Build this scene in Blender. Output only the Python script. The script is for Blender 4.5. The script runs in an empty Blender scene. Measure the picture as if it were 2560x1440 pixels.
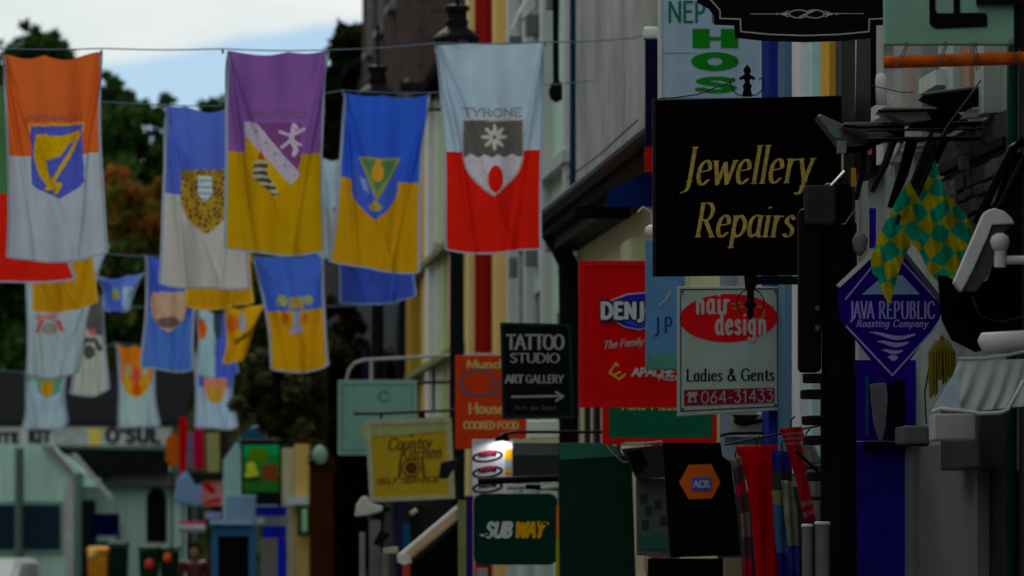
import bpy, bmesh, math, random
import numpy as np
from mathutils import Vector
random.seed(7); rng = np.random.default_rng(11)
R = math.radians
scn = bpy.context.scene

# ------------------------------------------------------------------ camera
K = 36.0/200.0/2560.0            # metres per photo pixel per metre of distance (200 mm lens)
EYE, HOR = 1.6, 1380.0
cd = bpy.data.cameras.new('camera'); cam = bpy.data.objects.new('camera', cd)
scn.collection.objects.link(cam); scn.camera = cam
cam.location = (0, 0, EYE); cam.rotation_euler = (R(90), 0, 0)
cd.lens = 200; cd.sensor_width = 36; cd.sensor_fit = 'HORIZONTAL'
cd.shift_y = (HOR-720)/2560.0
cd.clip_start = .1; cd.clip_end = 3000
cd.dof.use_dof = True; cd.dof.focus_distance = 38.5; cd.dof.aperture_fstop = 3.6; cd.dof.aperture_blades = 0

# ------------------------------------------------------------------ sky, sun, exposure
SUN_EL, SUN_AZ = R(36), R(-12)         # ahead of the camera and a little to the left, behind thin cloud
w = bpy.data.worlds.new('World'); scn.world = w; w.use_nodes = True
nt = w.node_tree; nt.nodes.clear(); L = nt.links.new
wo = nt.nodes.new('ShaderNodeOutputWorld')
sky = nt.nodes.new('ShaderNodeTexSky'); sky.sky_type = 'NISHITA'; sky.sun_disc = False
sky.sun_elevation = SUN_EL; sky.sun_rotation = SUN_AZ
b1 = nt.nodes.new('ShaderNodeBackground'); b1.inputs[1].default_value = .062
tn_ = nt.nodes.new('ShaderNodeMix'); tn_.data_type = 'RGBA'; tn_.blend_type = 'MULTIPLY'; tn_.inputs[0].default_value = 1; L(sky.outputs[0], tn_.inputs[6]); tn_.inputs[7].default_value = (.56, .84, 1.28, 1); L(tn_.outputs[2], b1.inputs[0])
b2 = nt.nodes.new('ShaderNodeBackground'); b2.inputs[1].default_value = .9
tc = nt.nodes.new('ShaderNodeTexCoord')
nz = nt.nodes.new('ShaderNodeTexNoise'); nz.inputs['Scale'].default_value = 9; nz.inputs['Detail'].default_value = 5
mp = nt.nodes.new('ShaderNodeMapping'); mp.inputs['Scale'].default_value = (1, 1, 3.2); mp.inputs['Location'].default_value = (3.1, .4, .2)
L(tc.outputs['Generated'], mp.inputs[0]); L(mp.outputs[0], nz.inputs['Vector'])
cr = nt.nodes.new('ShaderNodeValToRGB')
cr.color_ramp.elements[0].position = .35; cr.color_ramp.elements[0].color = (.66, .84, .80, 1)
cr.color_ramp.elements[1].position = .58; cr.color_ramp.elements[1].color = (1, 1, 1.0, 1)
L(nz.outputs[0], cr.inputs[0]); L(cr.outputs[0], b2.inputs[0])
sx = nt.nodes.new('ShaderNodeSeparateXYZ'); L(tc.outputs['Generated'], sx.inputs[0])
m1 = nt.nodes.new('ShaderNodeMath'); m1.operation = 'MULTIPLY_ADD'; m1.inputs[1].default_value = .03; m1.inputs[2].default_value = -.015
L(nz.outputs[0], m1.inputs[0])
m2 = nt.nodes.new('ShaderNodeMath'); m2.operation = 'ADD'; L(sx.outputs[2], m2.inputs[0]); L(m1.outputs[0], m2.inputs[1])
m4 = nt.nodes.new('ShaderNodeMapRange'); L(sx.outputs[0], m4.inputs['Value'])
for k_, v_ in (('From Min', -.2), ('From Max', .1), ('To Min', .039), ('To Max', -.0196)): m4.inputs[k_].default_value = v_
m3 = nt.nodes.new('ShaderNodeMath'); m3.operation = 'ADD'; L(m4.outputs[0], m3.inputs[0]); L(m2.outputs[0], m3.inputs[1])
mr = nt.nodes.new('ShaderNodeMapRange'); mr.interpolation_type = 'SMOOTHSTEP'
mr.inputs['From Min'].default_value = .0965; mr.inputs['From Max'].default_value = .1005
L(m3.outputs[0], mr.inputs['Value'])
mr.inputs['To Min'].default_value = .1; mr.inputs['To Max'].default_value = .97
mx = nt.nodes.new('ShaderNodeMixShader'); L(mr.outputs[0], mx.inputs[0]); L(b1.outputs[0], mx.inputs[1]); L(b2.outputs[0], mx.inputs[2])
L(mx.outputs[0], wo.inputs[0])
sd = bpy.data.lights.new('sun', 'SUN'); sun = bpy.data.objects.new('sun', sd); scn.collection.objects.link(sun)
sd.energy = .9; sd.angle = R(14); sd.color = (1, .96, .9)
d = Vector((math.sin(SUN_AZ)*math.cos(SUN_EL), math.cos(SUN_AZ)*math.cos(SUN_EL), math.sin(SUN_EL)))
sun.rotation_euler = d.to_track_quat('Z', 'Y').to_euler()
scn.view_settings.view_transform = 'Standard'; scn.view_settings.look = 'None'
scn.view_settings.exposure = 0; scn.view_settings.gamma = 1
scn.view_settings.use_curve_mapping = False

# ------------------------------------------------------------------ helpers
def P(px, py, D): return Vector(((px-1280)*K*D, D, EYE+(HOR-py)*K*D))
def xw(D): return 5.25-.069*D                      # the shop fronts on the right stand on this line
def lin(c): c /= 255.0; return c/12.92 if c <= .04045 else ((c+.055)/1.055)**2.4
def A(r, g, b, il=.2, mx_=.88):
    c = [lin(q)/il for q in (r, g, b)]; s = min(1, mx_/max(c)); return tuple(max(.003, q*s) for q in c)

_m = {}
def mat(col, rough=.65, var=.16, scale=6., metal=0, bump=0., kind='', trans=0., spec=.03, emit=0, coat=0, wear=0.):
    key = (tuple(round(c, 4) for c in col), rough, var, scale, metal, bump, kind, trans, emit, coat, wear, spec)
    if key in _m: return _m[key]
    if rough >= .65 and spec < .1: spec = 0.
    m = bpy.data.materials.new((kind or 'paint')); m.use_nodes = True
    n = m.node_tree.nodes; l = m.node_tree.links.new; b = n['Principled BSDF']
    b.inputs['Roughness'].default_value = rough; b.inputs['Metallic'].default_value = metal
    b.inputs['Specular IOR Level'].default_value = spec; b.inputs['Coat Weight'].default_value = coat
    if emit:
        b.inputs['Emission Color'].default_value = (*col, 1); b.inputs['Emission Strength'].default_value = emit
    t = n.new('ShaderNodeTexCoord'); nz = n.new('ShaderNodeTexNoise'); nz.inputs['Scale'].default_value = scale
    nz.inputs['Detail'].default_value = 6; nz.inputs['Roughness'].default_value = .65
    l(t.outputs['Object'], nz.inputs['Vector'])
    r = n.new('ShaderNodeValToRGB'); r.color_ramp.elements[0].position = .3; r.color_ramp.elements[1].position = .7
    r.color_ramp.elements[0].color = (*[c*(1-var) for c in col], 1); r.color_ramp.elements[1].color = (*[min(.9, c*(1+var)) for c in col], 1)
    l(nz.outputs[0], r.inputs[0]); out = r.outputs[0]
    if wear:            # rain streaks and grime
        mp = n.new('ShaderNodeMapping'); mp.inputs['Scale'].default_value = (7, .9, .6); l(t.outputs['Object'], mp.inputs[0])
        n2 = n.new('ShaderNodeTexNoise'); n2.inputs['Scale'].default_value = 1.3; n2.inputs['Detail'].default_value = 5; l(mp.outputs[0], n2.inputs['Vector'])
        r2 = n.new('ShaderNodeMapRange'); r2.inputs['From Min'].default_value = .42; r2.inputs['From Max'].default_value = .72; r2.inputs['To Max'].default_value = wear
        l(n2.outputs[0], r2.inputs['Value'])
        mx = n.new('ShaderNodeMix'); mx.data_type = 'RGBA'; l(r2.outputs[0], mx.inputs[0]); l(out, mx.inputs[6]); mx.inputs[7].default_value = (*[c*.35+.01 for c in col], 1)
        out = mx.outputs[2]
    if kind == 'brick':
        br = n.new('ShaderNodeTexBrick'); br.inputs['Scale'].default_value = 1.; br.inputs['Brick Width'].default_value = .45; br.inputs['Row Height'].default_value = .16
        br.inputs['Mortar Size'].default_value = .02; br.inputs['Mortar'].default_value = (*[c*.8+.03 for c in col], 1)
        mp = n.new('ShaderNodeMapping'); mp.inputs['Rotation'].default_value = (R(90), 0, 0); l(t.outputs['Object'], mp.inputs[0]); l(mp.outputs[0], br.inputs[0])
        l(out, br.inputs['Color1']); br.inputs['Color2'].default_value = (col[0]*1.7, col[1]*1.15, col[2]*.9, 1); out = br.outputs[0]
    l(out, b.inputs['Base Color'])
    if bump:
        bp = n.new('ShaderNodeBump'); bp.inputs['Strength'].default_value = bump; bp.inputs['Distance'].default_value = .02
        n3 = n.new('ShaderNodeTexNoise'); n3.inputs['Scale'].default_value = scale*7; n3.inputs['Detail'].default_value = 4
        l(t.outputs['Object'], n3.inputs['Vector']); l(n3.outputs[0], bp.inputs['Height']); l(bp.outputs[0], b.inputs['Normal'])
    if trans:
        tr = n.new('ShaderNodeBsdfTranslucent'); l(out, tr.inputs[0]); mx = n.new('ShaderNodeMixShader'); mx.inputs[0].default_value = trans
        l(b.outputs[0], mx.inputs[1]); l(tr.outputs[0], mx.inputs[2]); l(mx.outputs[0], n['Material Output'].inputs[0])
    _m[key] = m; return m

class MB:
    def __init__(s): s.v = []; s.f = []; s.mi = []; s.cur = 0
    def add(s, vs, fs):
        o = len(s.v); s.v += [tuple(v) for v in vs]; s.f += [tuple(i+o for i in f) for f in fs]; s.mi += [s.cur]*len(fs); return s
    def hexa(s, q):   # 8 corners: bottom four, top four
        return s.add(q, [(0, 3, 2, 1), (4, 5, 6, 7), (0, 1, 5, 4), (1, 2, 6, 5), (2, 3, 7, 6), (3, 0, 4, 7)])
    def box(s, x0, x1, y0, y1, z0, z1):
        return s.hexa([(x0, y0, z0), (x1, y0, z0), (x1, y1, z0), (x0, y1, z0), (x0, y0, z1), (x1, y0, z1), (x1, y1, z1), (x0, y1, z1)])
    def pbox(s, a, b, c, e, D, t):     # photo-pixel rectangle at distance D, t metres thick
        p, q = P(a, e, D), P(b, c, D); return s.box(p.x, q.x, D, D+t, p.z, q.z)
    def wbox(s, D0, D1, z0, z1, o0, o1):   # along the line of shop fronts, o metres out from it
        q = [(xw(D)-o, D, z) for z in (z0, z1) for D, o in ((D0, o1), (D0, o0), (D1, o0), (D1, o1))]
        return s.hexa(q)
    def prism(s, pts, D, t):           # outline in photo pixels
        n = len(pts); fr = [P(x, y, D) for x, y in pts]; bk = [p+Vector((0, t, 0)) for p in fr]
        a = sum(pts[i][0]*pts[(i+1) % n][1]-pts[(i+1) % n][0]*pts[i][1] for i in range(n))
        fs = [tuple(range(n)), tuple(range(2*n-1, n-1, -1))]+[(i, i+n, (i+1) % n+n, (i+1) % n) for i in range(n)]
        if a > 0: fs = [tuple(reversed(f)) for f in fs]
        return s.add(fr+bk, fs)
    def tube(s, pts, r, n=8, cap=True):
        pts = [Vector(p) for p in pts]; rs = r if isinstance(r, (list, tuple)) else [r]*len(pts); vs = []; up = None
        for i, p in enumerate(pts):
            t = (pts[min(i+1, len(pts)-1)]-pts[max(i-1, 0)]); t = t.normalized() if t.length > 1e-9 else Vector((0, 0, 1))
            if up is None: up = t.cross(Vector((0, 1, 0))); up = up if up.length > .1 else t.cross(Vector((1, 0, 0)))
            a = (up-t*up.dot(t)).normalized(); b = t.cross(a); up = a
            vs += [p+(a*math.cos(2*math.pi*j/n)+b*math.sin(2*math.pi*j/n))*rs[i] for j in range(n)]
        fs = [(i*n+j, i*n+(j+1) % n, (i+1)*n+(j+1) % n, (i+1)*n+j) for i in range(len(pts)-1) for j in range(n)]
        if cap: fs += [tuple(range(n-1, -1, -1)), tuple(range((len(pts)-1)*n, len(pts)*n))]
        return s.add(vs, fs)
    def ptube(s, pts, D, rpx, n=8): return s.tube([P(p[0], p[1], p[2] if len(p) > 2 else D) for p in pts], rpx*K*D if not isinstance(rpx, (list, tuple)) else [q*K*D for q in rpx], n)
    def lathe(s, c, prof, n=14):       # prof: (radius, z) from c
        vs = [(c[0]+r*math.cos(2*math.pi*j/n), c[1]+r*math.sin(2*math.pi*j/n), c[2]+z) for r, z in prof for j in range(n)]
        fs = [(i*n+j, i*n+(j+1) % n, (i+1)*n+(j+1) % n, (i+1)*n+j) for i in range(len(prof)-1) for j in range(n)]
        fs += [tuple(range(n-1, -1, -1)), tuple(range((len(prof)-1)*n, len(prof)*n))]
        return s.add(vs, fs)
    def plathe(s, px, D, prof, n=14):  # prof: (radius px, y px)
        c = P(px, HOR, D); return s.lathe((c.x, D, EYE), [(r*K*D, (HOR-y)*K*D) for r, y in prof], n)

WL = {}
def obj(name, mb, mats, parent=None, smooth=False, bevel=0., label=None):
    me = bpy.data.meshes.new(name); base = WL[parent] if parent else None
    V = np.array(mb.v, dtype=float)
    if base is None: base = Vector(((V[:, 0].min()+V[:, 0].max())/2, (V[:, 1].min()+V[:, 1].max())/2, V[:, 2].min()))
    V = V-np.array(base)
    me.from_pydata(V.tolist(), [], mb.f)
    mats = mats if isinstance(mats, (list, tuple)) else [mats]
    for m in mats: me.materials.append(m)
    if len(mats) > 1: me.polygons.foreach_set('material_index', mb.mi)
    if smooth: me.shade_smooth()
    me.update()
    o = bpy.data.objects.new(name, me); scn.collection.objects.link(o)
    if parent: o.parent = parent
    else: o.location = base
    WL[o] = Vector(base)
    if bevel:
        b = o.modifiers.new('edge', 'BEVEL'); b.width = bevel; b.segments = 2; b.limit_method = 'ANGLE'
    if label: o['label'] = label
    return o
def thing(name, label, cat, loc, group=None):
    o = bpy.data.objects.new(name, None); scn.collection.objects.link(o); o.location = loc; WL[o] = Vector(loc)
    o.empty_display_size = .1
    o['label'] = label; o['category'] = cat
    if group: o['group'] = group
    return o
def tag(o, label, cat, group=None):
    o['label'] = label; o['category'] = cat
    if group: o['group'] = group
    return o
def struct(name, mb, m, parent=None, kind='structure'):
    o = obj(name, mb, m, parent); o['kind'] = kind; return o

# ------------------------------------------------------------------ a pen-drawn alphabet (strokes of an oval nib)
G = {
'A': (.78, '0,0 .38,1 .76,0', '.15,.36 .61,.36'), 'B': (.62, '.08,0 .08,1', '~.08,1 .36,.98 .46,.77 .36,.55 .08,.53', '~.08,.53 .4,.51 .54,.27 .42,.03 .08,0'),
'C': (.7, '~.66,.8 .52,.97 .32,1 .1,.82 .04,.5 .1,.18 .32,0 .52,.03 .66,.2'), 'D': (.76, '.08,0 .08,1', '~.08,1 .4,.98 .62,.8 .7,.5 .62,.2 .4,.02 .08,0'),
'E': (.58, '.08,0 .08,1', '.08,1 .5,1', '.08,.52 .42,.52', '.08,0 .52,0'), 'F': (.54, '.08,0 .08,1', '.08,1 .5,1', '.08,.52 .4,.52'),
'G': (.76, '~.66,.8 .52,.97 .32,1 .1,.82 .04,.5 .1,.18 .32,0 .52,.03 .66,.14', '.66,.1 .66,.44', '.46,.44 .74,.44'),
'H': (.76, '.08,0 .08,1', '.66,0 .66,1', '.08,.52 .66,.52'), 'I': (.2, '.1,0 .1,1'), 'J': (.4, '.26,1 .26,.1', '~.26,.1 .22,-.12 .04,-.2'),
'K': (.68, '.08,0 .08,1', '.6,1 .08,.42', '.24,.58 .62,0'), 'L': (.56, '.08,0 .08,1', '.08,0 .52,0'), 'M': (.9, '.08,0 .12,1 .45,.1 .78,1 .82,0'),
'N': (.76, '.08,0 .08,1', '.08,1 .66,0', '.66,0 .66,1'), 'O': (.8, '~.4,1 .14,.86 .04,.5 .14,.14 .4,0 .66,.14 .76,.5 .66,.86 .4,1'),
'P': (.6, '.08,0 .08,1', '~.08,1 .4,.98 .52,.73 .4,.48 .08,.46'), 'R': (.66, '.08,0 .08,1', '~.08,1 .38,.98 .5,.75 .38,.52 .08,.5', '.28,.5 .62,0'),
'S': (.56, '~.48,.84 .36,.98 .18,.97 .07,.8 .14,.62 .38,.45 .5,.27 .4,.05 .22,0 .05,.14'), 'T': (.7, '.35,0 .35,1', '.03,1 .67,1'),
'U': (.74, '.08,1 .08,.3', '~.08,.3 .18,.05 .37,0 .56,.05 .66,.3', '.66,.3 .66,1'), 'V': (.74, '.0,1 .37,0 .74,1'), 'W': (1.0, '0,1 .25,0 .5,.95 .75,0 1,1'),
'X': (.68, '.04,1 .64,0', '.64,1 .04,0'), 'Y': (.7, '0,1 .35,.5 .7,1', '.35,.5 .35,0'), 'Z': (.62, '.05,1 .56,1 .05,0 .58,0'),
'a': (.5, '~.38,.6 .22,.64 .06,.48 .05,.18 .18,0 .38,.14', '.4,.62 .4,.06 .48,0'), 'b': (.52, '.08,1 .08,.05', '~.08,.45 .26,.62 .44,.46 .44,.16 .26,0 .08,.12'),
'c': (.44, '~.4,.52 .26,.63 .08,.46 .07,.18 .22,0 .4,.1'), 'd': (.54, '~.4,.5 .22,.64 .06,.46 .05,.18 .2,0 .4,.14', '.42,1 .42,.05 .5,0'),
'e': (.48, '~.07,.34 .26,.36 .42,.4 .38,.56 .25,.64 .1,.52 .05,.28 .12,.06 .26,0 .42,.12'), 'f': (.34, '~.38,.92 .28,1 .18,.86 .17,.6', '.17,.6 .17,0', '.03,.62 .34,.62'),
'g': (.54, '~.4,.52 .22,.64 .06,.46 .06,.2 .2,.04 .4,.16', '.42,.62 .42,-.1', '~.42,-.1 .34,-.28 .18,-.3 .05,-.2'), 'h': (.54, '.08,0 .08,1', '~.08,.42 .24,.62 .4,.58 .43,.4', '.43,.4 .43,0'),
'i': (.2, '.1,0 .1,.62', '.1,.86 .105,.88'), 'k': (.5, '.08,0 .08,1', '.42,.62 .08,.26', '.2,.38 .46,0'), 'l': (.2, '.1,0 .1,1'), 'm': (.84, '.08,0 .08,.62', '~.08,.42 .22,.62 .36,.58 .4,.4', '.4,.4 .4,0', '~.4,.42 .56,.62 .7,.58 .74,.4', '.74,.4 .74,0'),
'n': (.54, '.08,0 .08,.62', '~.08,.42 .24,.62 .4,.58 .43,.4', '.43,.4 .43,0'), 'o': (.5, '~.25,.64 .08,.52 .05,.32 .08,.12 .25,0 .42,.12 .45,.32 .42,.52 .25,.64'),
'p': (.54, '.08,-.32 .08,.62', '~.08,.45 .26,.63 .45,.46 .46,.18 .26,0 .08,.12'), 'r': (.36, '.1,0 .1,.62', '~.1,.4 .2,.6 .34,.6'), 's': (.4, '~.34,.52 .22,.63 .09,.56 .09,.42 .22,.33 .34,.22 .32,.06 .18,0 .05,.08'),
't': (.34, '~.17,.84 .16,.3 .18,.08 .32,.02', '.03,.62 .32,.62'), 'u': (.54, '.08,.62 .08,.2', '~.08,.2 .14,.02 .3,.02 .43,.2', '.44,.62 .44,0'), 'v': (.48, '.02,.62 .24,0 .46,.62'),
'w': (.74, '.02,.62 .2,0 .37,.58 .54,0 .72,.62'), 'y': (.5, '.04,.62 .27,.02', '.46,.62 .24,-.1', '~.24,-.1 .16,-.3 .02,-.28'), 'z': (.46, '.05,.62 .4,.62 .05,0 .42,0'), 'x': (.48, '.03,.62 .44,0', '.44,.62 .03,0'),
'0': (.6, '~.3,1 .1,.85 .04,.5 .1,.15 .3,0 .5,.15 .56,.5 .5,.85 .3,1'), '1': (.4, '.08,.8 .24,1 .24,0'), '3': (.56, '.06,1 .48,1 .26,.6', '~.26,.6 .46,.54 .5,.28 .38,.03 .18,0 .04,.14'),
'4': (.6, '.44,0 .44,1 .04,.3 .56,.3'), '6': (.6, '~.46,1 .18,.62 .06,.3 .16,.03 .36,0 .52,.2 .5,.45 .3,.58 .1,.42'),
"'": (.14, '.07,1 .07,.82'), '-': (.4, '.06,.4 .34,.4'), '&': (.74, '~.7,.0 .3,.6 .2,.85 .32,1 .46,.86 .36,.66 .1,.42 .04,.2 .2,0 .42,.06 .62,.42'), ' ': (.3,), '.': (.2, '.1,.02 .1,.04'),
}
def strokes(txt, serif=0., track=.07):
    out = []; x = 0
    for ch in txt:
        g = G[ch]
        for s in g[1:]:
            sm = s[0] == '~'; pts = [tuple(float(q) for q in p.split(',')) for p in s.lstrip('~').split()]
            pts = [(a+x, b) for a, b in pts]
            if sm:
                q = [pts[0]]+pts+[pts[-1]]
                if pts[0] == pts[-1]: q = [pts[-2]]+pts+[pts[1]]
                sp = []
                for i in range(1, len(q)-2):
                    for t in np.linspace(0, 1, 5)[:-1]:
                        sp.append(tuple(.5*(2*q[i][j]+(q[i+1][j]-q[i-1][j])*t+(2*q[i-1][j]-5*q[i][j]+4*q[i+1][j]-q[i+2][j])*t*t+(3*q[i][j]-q[i-1][j]-3*q[i+1][j]+q[i+2][j])*t**3) for j in (0, 1)))
                pts = sp+[pts[-1]]
            elif serif:
                for a, b in ((pts[0], pts[1]), (pts[-1], pts[-2])):
                    if abs(a[1]-b[1]) > 1.2*abs(a[0]-b[0]) and abs(a[1]-b[1]) > .3: out.append(((a[0]-serif, a[1]), (a[0]+serif, a[1]), 1))
                    elif abs(a[0]-b[0]) > .2 and abs(a[1]-b[1]) < .02 and ch in 'ELTZ': out.append(((a[0], a[1]), (a[0], a[1]+(serif*1.1 if a[1] < .3 else -serif*1.1)), 1))
            out += [(pts[i], pts[i+1], 0) for i in range(len(pts)-1)]
        x += g[0]+track
    return out, x-track
def letters(txt, x0, x1, base, cap, nib=(4, 2, 0), serif=0., slant=0., track=.07, rise=0.):
    """segments in photo pixels: text between x0 and x1 on baseline base; nib = (half width, half height, angle)"""
    sg, wd = strokes(txt, serif, track); sx = (x1-x0-2*nib[0]*.8-slant*cap)/wd
    f = lambda p: (x0+nib[0]*.8+p[0]*sx+slant*p[1]*cap, base-p[1]*cap+rise*(p[0]/wd))
    return [(*f(a), *f(b), nib[0]*(.6 if k else 1), nib[1]*(.8 if k else 1), nib[2] if not k else 0) for a, b, k in sg]
def field(segs, X, Y):
    F = np.full(X.shape, 9.)
    for x0, y0, x1, y1, a, b, an in segs:
        c, s = math.cos(-R(an)), math.sin(-R(an))
        tr = lambda x, y: ((x*c+y*s)/a, (-x*s+y*c)/b)
        ax, ay = tr(x0, y0); bx, by = tr(x1, y1)
        xa, xb = min(x0, x1)-3*max(a, b), max(x0, x1)+3*max(a, b); ya, yb = min(y0, y1)-3*max(a, b), max(y0, y1)+3*max(a, b)
        M = (X >= xa) & (X <= xb) & (Y >= ya) & (Y <= yb)
        if not M.any(): continue
        px, py = tr(X[M], Y[M]); dx, dy = bx-ax, by-ay; q = dx*dx+dy*dy
        t = np.clip(((px-ax)*dx+(py-ay)*dy)/q, 0, 1) if q > 1e-9 else 0*px
        F[M] = np.minimum(F[M], np.hypot(px-ax-t*dx, py-ay-t*dy)-1)
    return F
def contour(mb, segs, D, h=.8, lift=.004, fn=None, box=None, warp=None):
    """fill the drawn strokes as a clean-edged sheet lifted from the board (marching squares)"""
    if box is None:
        xs = [q for s in segs for q in (s[0], s[2])]; ys = [q for s in segs for q in (s[1], s[3])]; m = max(max(s[4], s[5]) for s in segs)+2*h
        box = (min(xs)-m, max(xs)+m, min(ys)-m, max(ys)+m)
    gx = np.arange(box[0], box[1]+h, h); gy = np.arange(box[2], box[3]+h, h)
    X, Y = np.meshgrid(gx, gy); F = field(segs, X, Y) if fn is None else fn(X, Y)
    I = F < 0; ny, nx = F.shape; cell = I[:-1, :-1].astype(int)+I[:-1, 1:]+I[1:, :-1]+I[1:, 1:]
    def W(x, y):
        if warp: x, y = warp(x, y)
        return P(x, y, D)+Vector((0, -lift, 0))
    vs, fs = [], []
    def face(pts): o = len(vs); vs.extend(W(*p) for p in pts); fs.append(tuple(range(o, o+len(pts)))[::-1])
    for j in range(ny-1):
        row = cell[j]; idx = np.nonzero(row)[0]; run = None
        for i in idx:
            if row[i] == 4:
                if run is not None and run[1] == i: run[1] = i+1
                else:
                    if run: face([(gx[run[0]], gy[j]), (gx[run[1]], gy[j]), (gx[run[1]], gy[j+1]), (gx[run[0]], gy[j+1])])
                    run = [i, i+1]
            else:
                co = [(i, j), (i+1, j), (i+1, j+1), (i, j+1)]; pts = []
                for a in range(4):
                    p, q = co[a], co[(a+1) % 4]; fa, fb = F[p[1], p[0]], F[q[1], q[0]]
                    if fa < 0: pts.append((gx[p[0]], gy[p[1]]))
                    if (fa < 0) != (fb < 0):
                        t = fa/(fa-fb); pts.append((gx[p[0]]+(gx[q[0]]-gx[p[0]])*t, gy[p[1]]+(gy[q[1]]-gy[p[1]])*t))
                if len(pts) > 2: face(pts)
        if run: face([(gx[run[0]], gy[j]), (gx[run[1]], gy[j]), (gx[run[1]], gy[j+1]), (gx[run[0]], gy[j+1])])
    mb.add(vs, fs); return mb
def text_part(parent, name, specs, m, D, h=.8, lift=.004, label=None, rough=None):
    mb = MB(); segs = []
    for s in specs: segs += letters(*s[:5], **s[5]) if isinstance(s[0], str) else s[0]
    contour(mb, segs, D, h, lift)
    return obj(name, mb, m, parent, label=label)
def inpoly(X, Y, pts):
    r = np.zeros(X.shape, bool); n = len(pts)
    for i in range(n):
        x0, y0 = pts[i]; x1, y1 = pts[(i+1) % n]
        c = ((y0 > Y) != (y1 > Y))
        if y0 != y1: r ^= c & (X < (x1-x0)*(Y-y0)/(y1-y0)+x0)
    return r
def ell(X, Y, cx, cy, rx, ry): return ((X-cx)/rx)**2+((Y-cy)/ry)**2 < 1
def shield(cx, y0, y1, wd):
    h = y1-y0; r = []
    for t in np.linspace(0, 1, 12): r.append((cx+wd/2*(1-t**2.2), y0+h*(.42+.58*t)))
    return [(cx-wd/2, y0), (cx+wd/2, y0)]+r+[(2*cx-x, y) for x, y in r[::-1][1:]]
# ------------------------------------------------------------------ the ground
mb = MB(); mb.box(-600, 600, -200, 900, -.5, 0); struct('ground', mb, mat((.08, .085, .07), .9, .3, .5, bump=.5))
mb = MB(); q = lambda D, o: (xw(D)-o, D)
mb.hexa([(xw(D)-o, D, z) for z in (-.3, .004) for D, o in ((-40, 11), (-40, 2), (125, 2), (125, 11))]); struct('road', mb, mat((.05, .05, .052), .85, .25, 3, bump=.6))
mb = MB(); mb.wbox(-40, 125, -.3, .12, -.3, 1.85); struct('pavement', mb, mat((.2, .2, .19), .85, .2, 2, bump=.3))
mb = MB(); mb.wbox(-40, 125, -.3, .125, 1.85, 2.0); struct('kerb', mb, mat((.28, .28, .27), .8, .15, 4, bump=.3))
mb = MB(); mb.wbox(-40, 120, -.3, .12, 11, 13); struct('pavement', mb, mat((.2, .2, .19), .85, .2, 2, bump=.3))

WHITE = (.62, .64, .62)
glass = mat((.015, .018, .022), .08, .2, 2, spec=.8)
black = mat((.006, .006, .007), .5, .3, 8)
iron = mat((.012, .012, .014), .4, .4, 12, bump=.2)
slate = mat((.014, .0145, .016), .7, .3, 8, bump=.4)

def window(bld, D0, D1, z0, z1, fm, bars=1, o=0., sill=True):
    m = MB(); t = .07
    m.wbox(D0, D0+t, z0, z1, o-.02, o+.05); m.wbox(D1-t, D1, z0, z1, o-.02, o+.05); m.wbox(D0+t, D1-t, z1-t, z1, o-.02, o+.05); m.wbox(D0+t, D1-t, z0, z0+t, o-.02, o+.05)
    for i in range(bars):
        zz = z0+(z1-z0)*(i+1)/(bars+1); m.wbox(D0+t, D1-t, zz-.025, zz+.025, o, o+.04)
    wn = obj('window', m, fm, bld)
    obj('pane', MB().wbox(D0+t, D1-t, z0+t, z1-t, o-.02, o+.012), glass, wn)
    if sill: obj('sill', MB().wbox(D0-.08, D1+.08, z0-.1, z0-.003, o-.02, o+.16), fm, wn)
    return wn
def building(name, label, D0, D1, h, wm, loc_z=0, roof=True, depth=7., cat='building', z0=0.):
    T = thing(name, label, cat, (xw((D0+D1)/2)+3, (D0+D1)/2, 0))
    obj('wall', MB().wbox(D0, D1, z0, h, -depth, 0), wm, T)
    if roof:
        m = MB(); v = []
        for D in (D0-.1, D1+.1):
            x = xw(D); v += [(x-.35, D, h), (x+depth/2, D, h+2.2), (x+depth+.3, D, h)]
        v += [(a, b, c-.18) for a, b, c in v]
        m.add(v, [(0, 1, 4, 3), (1, 2, 5, 4), (6, 9, 10, 7), (7, 10, 11, 8), (0, 3, 9, 6), (2, 8, 11, 5), (0, 6, 7, 1), (1, 7, 8, 2), (3, 4, 10, 9), (4, 5, 11, 10)])
        obj('roof', m, slate, T)
        m = MB(); 
        for D in (D0+.01, D1-.31):
            x = xw(D); m.add([(x-.0, D, h), (x+depth, D, h), (x+depth/2, D, h+2.0), (x, D+.3, h), (x+depth, D+.3, h), (x+depth/2, D+.3, h+2.0)], [(0, 1, 2), (3, 5, 4), (0, 3, 4, 1), (1, 4, 5, 2), (2, 5, 3, 0)])
        obj('gable', m, wm, T)
    return T

# ---- right-hand row, nearest first (the stretch beside and behind the camera continues the same street)
pale = mat(A(88, 92, 90, .24), .8, .12, 3, bump=.2, wear=.4)
B = building('plain_building', 'dark grey rendered shop building at the very right edge', -30, 33.2, 13.5, mat((.06, .06, .058), .85, .15, 2, bump=.3, wear=.4))  # dark base colour; height raised to cut the sky light
for D in range(-24, 32, 6): window(B, D, D+1.2, 4.2, 6.0, mat(WHITE, .5)); window(B, D, D+1.2, 7.3, 8.9, mat(WHITE, .5))
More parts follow.
